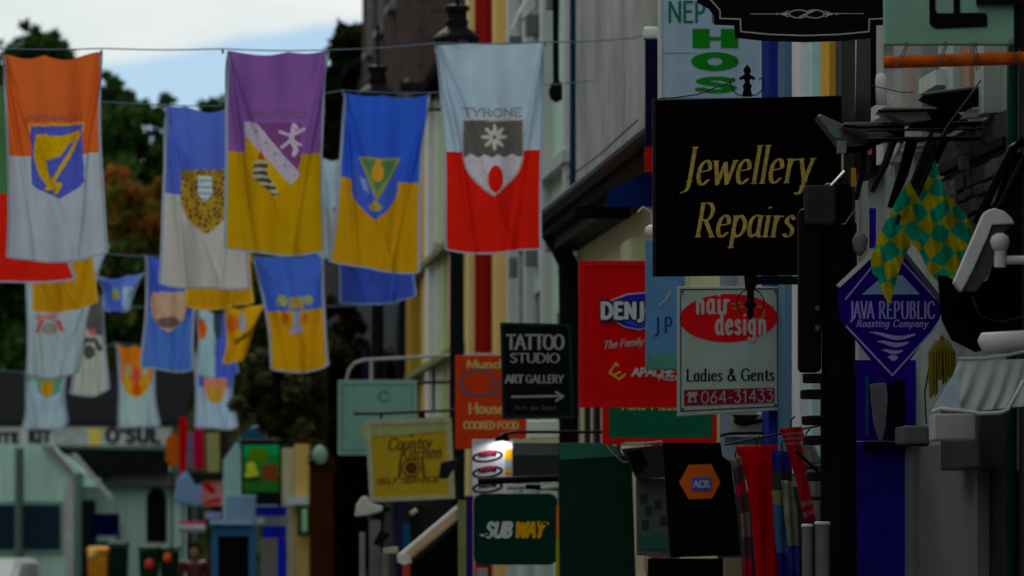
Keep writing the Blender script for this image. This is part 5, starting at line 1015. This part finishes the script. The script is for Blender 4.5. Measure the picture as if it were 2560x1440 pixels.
# porch house on its left half
T = thing('white_gable_house', 'white gabled porch with two dark blue windows at the bottom left', 'house', P(80, 1440, 128))
D2 = 128
obj('wall', MB().prism([(-120, 1500), (-120, 1180), (-20, 1112), (120, 1112), (182, 1180), (182, 1500)], D2, 5), pw, T)
obj('bargeboard', MB().prism([(176, 1136), (188, 1132), (284, 1244), (276, 1254)], D2-.4, .2), mat((.5, .55, .5), .6), T)
obj('roof', MB().prism([(118, 1116), (180, 1120), (420, 1124), (420, 1180), (300, 1184), (236, 1196), (172, 1140)], 130.3, .5), slate, T)
obj('verge', MB().prism([(100, 1114), (130, 1114), (184, 1176), (184, 1196)], D2-.2, .1), mat(A(60, 62, 60, .16), .7), T)
obj('corner_pier', MB().pbox(160, 184, 1200, 1470, D2-.1, .3), mat(A(84, 86, 84, .16), .7), T)
for a, b in ((-60, 38), (58, 150)):
    wn = obj('window', MB().pbox(a-6, b+6, 1252, 1382, D2-.08, .06), mat(A(54, 76, 70, .16), .5), T); obj('pane', MB().pbox(a, b, 1262, 1374, D2-.1, .03), navy, wn)
obj('drainpipe', MB().ptube([(48, 1120), (48, 1500)], D2-.3, 11), mat(A(36, 46, 42, .16), .6), T)
T = thing('white_arched_building', 'white building with a black round-headed doorway near the wheelie bins', 'building', P(380, 1440, 131))
D3 = 131
obj('wall', MB().pbox(186, 470, 1216, 1560, D3, 4), mat(A(86, 106, 98, .13), .8, .1, 2, wear=.2), T)
obj('eave', MB().pbox(250, 480, 1180, 1214, D3-.4, 4.4), mat(A(48, 50, 50, .16), .7), T)
ar = [(366, 1356), (366, 1250)]+[(391-25*math.cos(a), 1250-30*math.sin(a)) for a in np.linspace(.1, 3.04, 10)]+[(416, 1356)]
obj('arched_opening', MB().prism(ar, D3-.05, .04), black, T); obj('sill', MB().pbox(358, 424, 1357, 1370, D3-.2, .2), mat(A(70, 90, 84, .16), .7), T)
obj('dark_bay', MB().pbox(186, 236, 1250, 1560, D3-.3, .28), mat((.03, .03, .03), .8), T)
obj('blue_board', MB().pbox(228, 298, 1284, 1342, D3-.35, .04), mat((.003, .004, .07), .5), T); obj('board_text', MB().pbox(243, 290, 1340, 1352, D3-.37, .03), mat(A(76, 94, 88, .16), .6), T)
# wheelie bins
def bin_(label, x0, x1, y0, D, c):
    T = thing('wheelie_bin', label, 'wheelie bin', (P((x0+x1)/2, 0, D).x, D, 0), 'wheelie bins at the street end')
    zt = P(0, y0, D).z; a, b = P(x0, 0, D).x, P(x1, 0, D).x; m_ = mat(c, .5)
    obj('body', MB().hexa([(a+.06, D+.06, .08), (b-.06, D+.06, .08), (b-.06, D+.5, .08), (a+.06, D+.5, .08), (a, D, zt-.12), (b, D, zt-.12), (b, D+.6, zt-.12), (a, D+.6, zt-.12)]), m_, T, bevel=.02)
    obj('lid', MB().hexa([(a-.03, D-.05, zt-.11), (b+.03, D-.05, zt-.11), (b+.03, D+.65, zt-.11), (a-.03, D+.65, zt-.11), (a, D, zt-.04), (b, D, zt-.04), (b, D+.6, zt), (a, D+.6, zt)]), m_, T, bevel=.02)
    for x in (a+.08, b-.12): obj('wheel', MB().tube([(x, D+.5, .1), (x+.05, D+.5, .1)], .1, 12), black, T)
    return T
bin_('orange topped wheelie bin under the blue board', 218, 268, 1366, 122, A(116, 72, 14, .16))
b_ = bin_('dark green wheelie bin right of the orange one', 266, 318, 1352, 122.8, (.008, .03, .02))
bin_('green wheelie bin below the arched doorway', 346, 396, 1362, 122, (.008, .04, .01))
bin_('second green wheelie bin below the arched doorway, with an orange bag', 398, 446, 1364, 122.3, (.006, .035, .012))
for lb, x, y, c in (('orange bag on the rightmost green bin', 420, 1392, (130, 50, 16)), ('small red object in front of the left green bin', 374, 1408, (130, 30, 30)), ('yellow sack on the orange bin', 232, 1384, (110, 96, 50))):
    tag(obj('bag', MB().plathe(x, 121.4, [(9, y+14), (12, y+8), (11, y), (8, y-6), (3, y-10)], 10), mat(A(*c, .16), .6), smooth=True), lb, 'bag')
# car at the lower left corner
T = thing('parked_car', 'white car whose windscreen shows at the bottom left corner', 'car', (P(-60, 0, 90).x, 92, 0))
cx0 = P(-60, 0, 90).x
cp = [(-.8, .35), (-.84, .8), (-.72, .95), (-.62, 1.42), (-.5, 1.48), (.5, 1.48), (.62, 1.42), (.72, .95), (.84, .8), (.8, .35)]
secs = [(90, .62, .8), (90.6, .95, .9), (91.6, .98, .95), (92.1, 1.0, 1.), (93.6, 1., 1.0), (94.6, .95, .95)]
v = []
for y, sz, sw in secs:
    hs = .62 if y < 91.2 else 1.0
    v += [(cx0+a*sw, y, .2+(b_2-.2)*(hs if b_2 > .9 else 1)) for a, b_2 in cp]
n_ = len(cp); f = [(i*n_+j, i*n_+(j+1) % n_, (i+1)*n_+(j+1) % n_, (i+1)*n_+j) for i in range(len(secs)-1) for j in range(n_)]+[tuple(range(n_)), tuple(range(n_*len(secs)-1, n_*(len(secs)-1)-1, -1))]
obj('body', MB().add(v, f), mat((.55, .6, .6), .25, .05, coat=.5), T, smooth=False, bevel=.03)
obj('windscreen', MB().add([(cx0-.62, 91.02, 1.0), (cx0+.62, 91.02, 1.0), (cx0+.52, 91.7, 1.42), (cx0-.52, 91.7, 1.42)], [(0, 1, 2, 3)]), glass, T)
for sx_ in (-1, 1):
    for y in (90.7, 93.9):
        w_ = obj('wheel', MB().tube([(cx0+sx_*.62, y, .3), (cx0+sx_*.86, y, .3)], .3, 18), black, T); obj('hub', MB().tube([(cx0+sx_*.86, y, .3), (cx0+sx_*.875, y, .3)], .18, 14), mat((.4, .4, .4), .3, metal=.7), w_)
    obj('headlight', MB().box(cx0+sx_*.55-.12, cx0+sx_*.55+.12, 89.96, 90.02, .62, .76), mat((.6, .6, .6), .2), T)
# upright shop banners
for lb, pts, c in (('orange upright banner with a pale tip', [(414, 1100), (430, 1080), (446, 1092), (446, 1160), (428, 1168), (414, 1150)], (140, 72, 8)), ('tall bright red upright banner', [(448, 1046), (460, 1040), (468, 1060), (464, 1180), (448, 1186)], (118, 0, 14)), ('crimson upright banner beside an olive one', [(484, 1074), (508, 1074), (510, 1172), (486, 1170)], (110, 0, 34)), ('pale olive upright banner', [(516, 1084), (548, 1080), (550, 1182), (518, 1180)], (88, 88, 56)), ('grey and blue patterned upright banner between the reds', [(469, 1080), (482, 1080), (482, 1170), (470, 1168)], (74, 56, 84))):
    D = 116; cxp = sum(p[0] for p in pts)/len(pts)
    T = thing('upright_banner', lb+', above the parasols', 'banner', P(cxp, 1186, D), 'upright coloured shop banners')
    obj('fabric', MB().prism(pts, D, .06), mat(A(*c, .17), .8, .15, 3, trans=.3), T); obj('pole', MB().ptube([(cxp, min(p[1] for p in pts)), (cxp, 1620)], D+.12, 2.5), iron, T)
# parasols, kiosk etc.
T = thing('parasol', 'white and pale blue parasol leaning above the red round sign', 'parasol', P(462, 1270, 110))
obj('canopy', MB().prism([(432, 1252), (444, 1196), (462, 1178), (500, 1216), (520, 1244), (496, 1270), (460, 1262)], 110, .5), mat(A(80, 100, 122, .16), .8, .1, 3, trans=.3), T, bevel=.05); obj('pole', MB().ptube([(470, 1256), (470, 1560)], 110.2, 3), iron, T)
T = thing('round_red_sign', 'red and pink rounded sign with a dark top below the upright banners', 'sign', P(535, 1262, 108))
obj('panel', MB().prism(rr(504, 568, 1200, 1264, 14), 108, .1), mat(A(120, 66, 66, .16), .5), T); obj('logo', contour(MB(), [(518, 1214, 530, 1226, 9, 8, 0), (520, 1256, 546, 1250, 8, 5, 0)], 108, 1.2), mat(A(140, 6, 12, .16), .5), T)
obj('dark_cap', MB().prism([(470, 1182), (556, 1180), (562, 1198), (502, 1200), (490, 1214)], 107.9, .2), mat((.02, .02, .02), .6), T); obj('post', MB().ptube([(537, 1262), (537, 1600)], 108.1, 5), iron, T); obj('violet_strip', MB().pbox(512, 552, 1280, 1296, 108, .08), mat(A(80, 76, 110, .16), .5), T)
T = thing('pink_awning', 'small pink and white striped awning behind the blue door frame', 'awning', P(480, 1330, 106))
for i in range(3): obj('stripe', MB().pbox(448, 512, 1302+i*10, 1311+i*10, 106-.05*i, .3), mat(A(*((120, 30, 64), (100, 98, 98), (60, 60, 60))[i], .16), .7), T)
T = thing('blue_door_frame', 'blue door frame with a black panel for its dark inside at the bottom of the photo', 'doorway', P(580, 1440, 100))
bf = mat(A(20, 44, 68, .15), .5, .1, 3)
obj('frame', MB().pbox(528, 545, 1312, 1640, 100, .3).pbox(622, 640, 1312, 1640, 100, .3).pbox(545, 622, 1312, 1340, 100, .3), bf, T); obj('opening', MB().pbox(545, 622, 1340, 1640, 100.1, .1), black, T); obj('pale_ledge', MB().pbox(524, 628, 1298, 1311, 99.9, .5), mat(A(72, 92, 116, .15), .5), T)  # black panel painted in for the dark inside of the frame
T = thing('white_shop_front', 'white and pale blue shop gable left of the green pub sign', 'building', P(600, 1440, 104))
obj('wall', MB().prism([(556, 1312), (558, 1150), (600, 1092), (640, 1060), (720, 1046), (720, 1240), (640, 1312)], 104, 3), mat(A(76, 98, 96, .15), .8, .12, 3, wear=.2), T)
obj('lower_wall', MB().prism([(566, 1240), (634, 1240), (640, 1330), (566, 1320)], 103.9, .08), mat(A(62, 82, 106, .15), .8, .15, 5), T); obj('blue_arch', MB().prism([(596, 1106), (606, 1080), (640, 1068), (672, 1078), (684, 1104)], 103.8, .2), mat(A(12, 38, 54, .15), .6), T)
T = thing('pub_sign', 'green framed pub sign with a yellow green shape and brown field', 'sign', P(654, 1240, 97), GS)
obj('frame', MB().pbox(603, 704, 1104, 1236, 97, .12), mat((.008, .012, .01), .5), T)
for a, b, c, e, cl in ((609, 698, 1112, 1138, (4, 78, 42)), (609, 698, 1138, 1196, (12, 60, 18)), (654, 694, 1162, 1200, (60, 26, 8)), (609, 698, 1200, 1230, (16, 52, 14)), (622, 668, 1122, 1150, (40, 60, 0))): obj('painted_field', MB().pbox(a, b, c, e, 96.99-.005*(a-600)/20-.002*(c-1100)/10, .01), mat(A(*cl, .15), .5), T)
obj('bulb_shape', contour(MB(), [(628, 1166, 630, 1178, 12, 12, 0), (618, 1188, 640, 1184, 7, 6, 0)], 96.9, 1.2), mat(A(130, 138, 30, .15), .5), T); obj('bracket', MB().ptube([(588, 1102), (704, 1100)], 97.05, 3), iron, T); obj('foot', MB().pbox(640, 704, 1236, 1262, 97, .1), mat((.01, .014, .02), .5), T)
T = thing('blue_shop_board', 'blue and grey banded shop front under the pub sign', 'shop front', P(680, 1440, 98))
for a, b, c, e, cl in ((640, 716, 1266, 1290, (8, 12, 86)), (640, 718, 1291, 1314, (60, 62, 64)), (656, 716, 1315, 1344, (4, 12, 100)), (652, 694, 1345, 1640, (54, 54, 54)), (694, 716, 1345, 1640, (6, 12, 96))): obj('band', MB().pbox(a, b, c, e, 98, .2), mat(A(*cl, .15), .5), T)
obj('lettering', MB().pbox(642, 660, 1294, 1310, 97.99, .01), mat(A(94, 112, 108, .15), .5), T)
T = thing('tan_building', 'tan narrow building with a green sign between blue boards and brown post', 'building', P(748, 1440, 99))
tn = mat(A(96, 80, 44, .15), .8, .1, 3); obj('wall', MB().pbox(736, 772, 1110, 1640, 99, 3), tn, T); obj('side', MB().pbox(704, 735, 1120, 1640, 99.2, 3), mat(A(84, 84, 70, .15), .8, .15, 3), T); obj('white_ledge', MB().pbox(716, 771, 1240, 1262, 98.8, .3), mat(A(104, 112, 116, .15), .6), T)
obj('green_sign', MB().pbox(744, 776, 1264, 1340, 98.7, .1), mat((.01, .05, .015), .5), T); obj('sign_face', MB().pbox(754, 768, 1272, 1330, 98.68, .01), mat(A(84, 130, 90, .15), .5), T)
T = thing('brown_pillar', 'broad reddish brown timber pillar beside the dark tree', 'pillar', (P(804, 0, 92).x, 92, 0))
obj('shaft', MB().pbox(774, 832, 1164, 1700, 92, .4), mat((.06, .018, .006), .8, .3, 4, bump=.4), T); obj('head', MB().pbox(770, 836, 1140, 1163, 91.95, .5), mat((.03, .015, .01), .8), T)
t = thing('white_globe', 'white round lamp head on top of the brown pillar', 'lamp', P(800, 1160, 91.5)); obj('globe', MB().plathe(800, 91.5, [(8, 1160), (16, 1150), (20, 1134), (13, 1120), (4, 1114)]), mat(A(70, 92, 84, .19), .4), t, smooth=True); obj('bracket', MB().ptube([(772, 1152), (786, 1150), (800, 1160)], 91.5, 4), iron, t)
# person
def person(px, D, h):
    c = P(px, 0, D); T = thing('person', 'person in a maroon top walking at the bottom left, by the blue door frame', 'person', (c.x, D, .0))
    J = {'pel': (0, 0, .53), 'chest': (0, 0, .72), 'neck': (0, 0, .83), 'head0': (0, -.005, .87), 'head1': (0, -.01, .955), 'lh': (-.05, 0, .5), 'lk': (-.055, -.05, .28), 'la': (-.055, .02, .04), 'lf': (-.055, -.06, .02), 'rh': (.05, 0, .5), 'rk': (.055, -.01, .28), 'ra': (.055, .08, .05), 'rf': (.055, .01, .02),
         'ls': (-.105, 0, .8), 'le': (-.135, .01, .63), 'lw': (-.13, -.06, .49), 'lt': (-.13, -.08, .45), 'rs': (.105, 0, .8), 're': (.135, .02, .63), 'rw': (.13, -.02, .48), 'rt': (.13, -.03, .44)}
    rad = dict(pel=.075, chest=.085, neck=.033, head0=.045, head1=.05, lh=.055, lk=.035, la=.024, lf=.022, rh=.055, rk=.035, ra=.024, rf=.022, ls=.042, le=.03, lw=.02, lt=.022, rs=.042, re=.03, rw=.02, rt=.022)
    E = [('pel', 'chest'), ('chest', 'neck'), ('neck', 'head0'), ('head0', 'head1'), ('pel', 'lh'), ('lh', 'lk'), ('lk', 'la'), ('la', 'lf'), ('pel', 'rh'), ('rh', 'rk'), ('rk', 'ra'), ('ra', 'rf'), ('chest', 'ls'), ('ls', 'le'), ('le', 'lw'), ('lw', 'lt'), ('chest', 'rs'), ('rs', 're'), ('re', 'rw'), ('rw', 'rt')]
    ks = list(J); me = bpy.data.meshes.new('body'); me.from_pydata([tuple(a*h for a in J[k]) for k in ks], [(ks.index(a), ks.index(b)) for a, b in E], [])
    o = bpy.data.objects.new('body', me); scn.collection.objects.link(o); o.parent = T
    sk = o.modifiers.new('skin', 'SKIN'); o.modifiers.new('sub', 'SUBSURF').levels = 1
    for i, k in enumerate(ks): me.skin_vertices[0].data[i].radius = (rad[k]*h, rad[k]*h*(.75 if k in ('pel', 'chest') else 1))
    me.skin_vertices[0].data[0].use_root = True
    m = bpy.data.materials.new('person'); m.use_nodes = True; n = m.node_tree.nodes; l = m.node_tree.links.new
    tcn = n.new('ShaderNodeTexCoord'); s = n.new('ShaderNodeSeparateXYZ'); l(tcn.outputs['Object'], s.inputs[0]); r = n.new('ShaderNodeMapRange'); r.inputs['From Max'].default_value = h; l(s.outputs[2], r.inputs['Value'])
    cr_ = n.new('ShaderNodeValToRGB'); cr_.color_ramp.interpolation = 'CONSTANT'; e = cr_.color_ramp.elements; e[0].color = (.01, .01, .012, 1); e[1].position = .52; e[1].color = (.09, .008, .02, 1)
    q_ = e.new(.84); q_.color = (.38, .2, .13, 1); l(r.outputs[0], cr_.inputs[0]); l(cr_.outputs[0], n['Principled BSDF'].inputs['Base Color']); me.materials.append(m)
    mb = MB(); mb.v = []; WL[T] = Vector((c.x, D, 0))
    hp = [(.02, .985), (.042, .975), (.055, .95), (.056, .92), (.05, .89)]
    obj('hair', MB().lathe((c.x, D+.012*h, 0), [(a*h, b*h) for a, b in hp[::-1]], 12), mat((.04, .02, .012), .7), T, smooth=True)
person(486, 94, 1.8)

# items under the yellow sign
T = thing('slanted_awning_bar', 'pale pink and white awning bar slanting up to the right at the bottom', 'awning', P(1080, 1410, 62))
obj('front_bar', MB().tube([P(1002, 1402, 62), P(1150, 1278, 62.3)], [.06, .055], 12), mat(A(126, 106, 90, .17), .6, .1, 6), T, smooth=True)
obj('white_edge', MB().tube([P(996, 1394, 61.95), P(1146, 1268, 62.25)], .03, 8), mat(A(116, 116, 114, .17), .5), T)
obj('end_cap', MB().prism([(992, 1388), (1018, 1382), (1030, 1406), (1012, 1412), (994, 1406)], 61.9, .1), mat(A(110, 112, 108, .17), .5), T); obj('red_end', MB().pbox(1006, 1024, 1412, 1450, 61.9, .1), mat(A(90, 26, 22, .17), .6), T); obj('hood', MB().prism([(1140, 1262), (1160, 1262), (1168, 1300), (1150, 1300)], 62.2, .1), mat(A(88, 88, 88, .17), .6), T)
tag(obj('awning_fabric', MB().prism([(1030, 1412), (1160, 1298), (1180, 1440), (1180, 1520), (1040, 1520)], 62.4, .05), mat((.006, .006, .006), .9)), 'black shade cloth hanging under the slanted awning bar', 'cloth')
T = thing('shell_lamp', 'white hooded wall lamp at the lower left corner of the yellow sign', 'lamp', P(910, 1290, 68)); obj('hood', MB().prism([(886, 1292), (890, 1262), (904, 1242), (918, 1240), (926, 1258), (958, 1266), (954, 1278), (920, 1288)], 68, .2), mat(A(110, 114, 108, .17), .5), T, bevel=.02); obj('arm', MB().ptube([(920, 1284), (925, 1310), (930, 1700)], 68.1, 4), mat((.15, .15, .15), .5), T)
sp_ = [(905, 1420, (60, 60, 60), 1330, 7, 'thin pale grey post with a pink cap'), (938, 1440, (52, 52, 52), 1300, 13, 'grey post below the white hooded lamp'), (962, 1440, (64, 64, 62), 1380, 9, 'short pale post under the yellow sign'), (1000, 1440, (14, 10, 34), 1262, 8, 'dark blue post under the yellow sign'), (1016, 1440, (4, 34, 58), 1310, 8, 'teal post next to the dark blue one'), (1157, 1440, (56, 56, 36), 1250, 12, 'olive post right of the slanted awning'), (1174, 1440, (12, 6, 56), 1240, 8, 'blue upright left of the rounded green sign'), (1205, 1440, (64, 64, 66), 1420, 14, 'grey pedestal below the rounded green sign')]
for x, y, c, yt, r_, lb in sp_: tag(obj('post', MB().pbox(x-r_, x+r_, yt, 1640, 64 if x < 1100 else 58, .2), mat(A(*c, .16), .6, .15, 4)), lb, 'post')
for lb, q_, c, D in (('dark seat-like shape with a bright tip between posts', [(1022, 1290), (1044, 1274), (1060, 1300), (1064, 1352), (1030, 1356), (1024, 1310)], (8, 8, 8), 65), ('dark slanting box at the lower right of the yellow sign', [(1096, 1196), (1102, 1156), (1146, 1146), (1138, 1166), (1118, 1196)], (10, 10, 16), 63), ('pale chair back low between the posts', [(956, 1370), (994, 1366), (996, 1384), (958, 1384)], (84, 84, 76), 63.5), ('dark sloping chair arm left of the blue post', [(932, 1360), (952, 1322), (976, 1336), (950, 1366)], (6, 6, 6), 63.6)):
    tag(obj('street_item', MB().prism(q_, D, .25), mat(A(*c, .16), .5), bevel=.01), lb, 'object')
tag(obj('chrome_tip', MB().ptube([(1026, 1286), (1042, 1274)], 64.9, 6), mat((.7, .7, .7), .3), smooth=True), 'small bright white knob under the yellow sign', 'knob')
tag(obj('box', MB().pbox(1812, 1855, 1394, 1600, 44, .3), M8(48, 44, 34, .11)), 'tan and grey crate below the black hexagon sign', 'box')
tag(obj('dark_wall_board', MB().pbox(1620, 1810, 1396, 1700, 47, .2), black), 'black board below the hexagon sign', 'board')
tag(obj('wall_board', MB().pbox(1010, 1180, 1240, 1700, 79, .2), mat((.03, .032, .03), .8, .6, 3)), 'dark grey shop front board behind the posts', 'board')

# ------------------------------------------------------------------ trees
def leaves(mb, cs, n, s, squash=1.):
    c = np.array([q[:3] for q in cs]); rad = np.array([q[3] for q in cs]); pr = rad**2/np.sum(rad**2)
    k = rng.choice(len(cs), n, p=pr); dv = rng.normal(size=(n, 3)); dv /= np.linalg.norm(dv, axis=1)[:, None]
    r = rad[k]*np.abs(rng.normal(0, .62, n)); ctr = c[k]+dv*r[:, None]*np.array([1, 1, squash])
    a = rng.normal(size=(n, 3)); a /= np.linalg.norm(a, axis=1)[:, None]; b = np.cross(a, rng.normal(size=(n, 3))); b /= np.linalg.norm(b, axis=1)[:, None]
    sz = s*(.6+.8*rng.random(n))[:, None]; V = np.stack([ctr-a*sz, ctr+b*sz*.45, ctr+a*sz, ctr-b*sz*.45], 1).reshape(-1, 3)
    o = len(mb.v); mb.v += V.tolist(); mb.f += [(o+4*i, o+4*i+1, o+4*i+2, o+4*i+3) for i in range(n)]; mb.mi += [mb.cur]*n
def tree(name, label, px, D, blobs, n, s, cols, trunk=.3, group=None):
    """blobs: (px, py, radius px) of the foliage masses"""
    r = random.Random(int(px)); c = P(px, 0, D); T = thing(name, label, 'tree', (c.x, D, 0), group)
    top = max(P(0, b[1], D).z for b in blobs); m = MB(); zc = P(0, max(b[1] for b in blobs), D).z*.8+.5
    m.tube([(c.x, D, 0), (c.x+.1, D, zc*.5), (c.x, D, zc), (c.x+.1, D, top*.9)], [trunk, trunk*.75, trunk*.6, trunk*.12], 10)
    obj('trunk', m, mat((.03, .022, .016), .9, .3, 5, bump=.6), T, smooth=True)
    m = MB(); cs = []
    for x, y, rp in blobs:
        p = P(x, y, D); rr2 = rp*K*D; yo = r.uniform(-.6, .6)*rr2
        m.tube([(c.x+.05, D, max(zc*.8, p.z-rr2*2)), ((c.x+p.x)/2, D+yo*.5, (p.z+zc)/2), (p.x, D+yo, p.z)], [trunk*.3, trunk*.18, .03], 6)
        for q_ in range(16):
            a = Vector((r.gauss(0, .72), r.gauss(0, .6), r.gauss(0, .62)))*rr2; cs.append((p.x+a.x, D+yo+a.y, p.z+a.z, rr2*r.uniform(.1, .42)))
    obj('limbs', m, mat((.03, .022, .016), .9, .3, 5), T)
    tot = int(n*1.5); nb = len(cols)
    mb = MB()
    for i in range(nb):
        mb.cur = i; sub = cs[i::nb] if i else cs; leaves(mb, sub, tot//nb, s)
    obj('crown', mb, [mat(q_, .6, .35, 1.5, trans=.4) for q_ in cols], T)
    return T
dgr = [(.04, .095, .02), (.07, .14, .03), (.03, .06, .015)]
aut = [(.22, .12, .02), (.15, .14, .022), (.26, .09, .018), (.1, .11, .02)]
olv = [(.045, .05, .012), (.025, .028, .008), (.1, .11, .05)]
tree('dark_tree', 'dark green conifer-like tree with ragged top beside the orange flag', 300, 165, [(275, 330, 55), (285, 260, 40), (280, 215, 18), (330, 290, 30), (315, 250, 15), (300, 400, 70), (380, 400, 50), (340, 330, 25), (405, 300, 20), (418, 250, 9), (395, 370, 40), (260, 450, 80), (350, 470, 60), (430, 420, 50)], 34000, .17, dgr, .5)
tree('autumn_tree', 'rusty brown autumn tree below the dark green one', 330, 158, [(290, 520, 50), (350, 515, 45), (400, 530, 50), (300, 560, 70), (380, 580, 70), (330, 640, 60), (440, 560, 60), (280, 640, 60), (460, 640, 60)], 30000, .17, aut, .4)
tree('green_tree', 'tree whose crown peeks over the rope above the orange flag', 110, 170, [(60, 128, 22), (88, 112, 24), (118, 108, 26), (150, 130, 22), (90, 180, 60), (60, 240, 80), (140, 250, 80), (60, 360, 100), (180, 360, 90), (90, 480, 110)], 26000, .18, dgr, .5)
tree('background_tree', 'bushy dark tree mass behind the shop at the far left', 60, 160, [(20, 700, 90), (120, 720, 90), (20, 840, 100), (140, 860, 100), (250, 860, 90), (260, 960, 80), (60, 960, 90), (330, 930, 80)], 26000, .18, dgr, .5)
tree('background_tree', 'dark brown green tree behind the pale blue flags', 400, 156, [(260, 700, 70), (360, 700, 70), (460, 720, 70), (330, 800, 80), (440, 820, 80), (540, 800, 80), (420, 930, 80), (520, 920, 80), (350, 960, 60), (620, 760, 70), (560, 700, 60)], 30000, .24, [aut[3], dgr[0], dgr[2]], .5)
tree('dark_tree', 'small dark tree top between the purple flag and the brick building', 862, 126, [(868, 100, 32), (846, 128, 18), (880, 84, 14), (880, 140, 30), (860, 180, 36), (850, 260, 44), (860, 340, 40)], 9000, .17, [(.03, .035, .008), (.015, .02, .006)], .3)
tree('dark_tree', 'dark green tree top behind the pale blue flag', 545, 168, [(545, 268, 20), (535, 300, 30), (560, 340, 40), (500, 380, 40)], 7000, .17, dgr, .3)
tree('street_tree', 'big dark street tree with some lighter leaves, left of the pale green sign', 800, 101, [(640, 950, 34), (660, 1000, 42), (690, 900, 46), (700, 960, 50), (730, 1040, 50), (760, 880, 50), (750, 960, 46), (740, 1100, 34), (690, 1060, 24), (640, 900, 20), (770, 1110, 26), (720, 820, 34)], 30000, .1, [(.025, .026, .008), (.06, .062, .016), (.06, .06, .016), (.16, .17, .08)], .32)  # lighter leaves mixed in among the clusters
tree('dark_tree', 'dark tree crown below the pale green sign', 880, 103, [(860, 1180, 60), (880, 1280, 60), (850, 1360, 60), (900, 1400, 50), (940, 1180, 50)], 16000, .12, [(.012, .012, .005), (.02, .022, .007)], .25)  # very dark leaf colours throughout

# wooded hillside closing the view
m = MB(); nx = 60
for i in range(nx+1):
    x = -60+120*i/nx
    for j in range(7):
        y = 185+j*16; m.v.append((x, y+random.uniform(-2, 2), 1.0+18.0*min(1, j/5.)+random.uniform(-.9, .9)+1.5*math.sin(x*.13)))
m.f = [(i*7+j, (i+1)*7+j, (i+1)*7+j+1, i*7+j+1) for i in range(nx) for j in range(6)]; m.mi = [0]*len(m.f)
struct('hill', m, mat((.03, .035, .012), .9, .4, .4, bump=.8))
mb = MB(); hc = [(x+random.uniform(-1.5, 1.5), 188+j*14, 2.5+j*4.6+random.uniform(-.6, .6), 2.2) for x in range(-40, 40, 3) for j in range(4)]
leaves(mb, hc, 24000, .35); o = obj('woodland', mb, mat((.03, .04, .012), .7, .5, .3, trans=.3)); o['kind'] = 'stuff'

tree('street_tree', 'broad dark tree standing behind the pale green sign', 862, 103, [(830, 900, 60), (850, 820, 46), (860, 980, 70), (820, 1060, 66), (900, 1080, 60), (900, 960, 44), (800, 980, 40)], 30000, .1, [(.014, .014, .005), (.03, .032, .009), (.045, .045, .012)], .3)
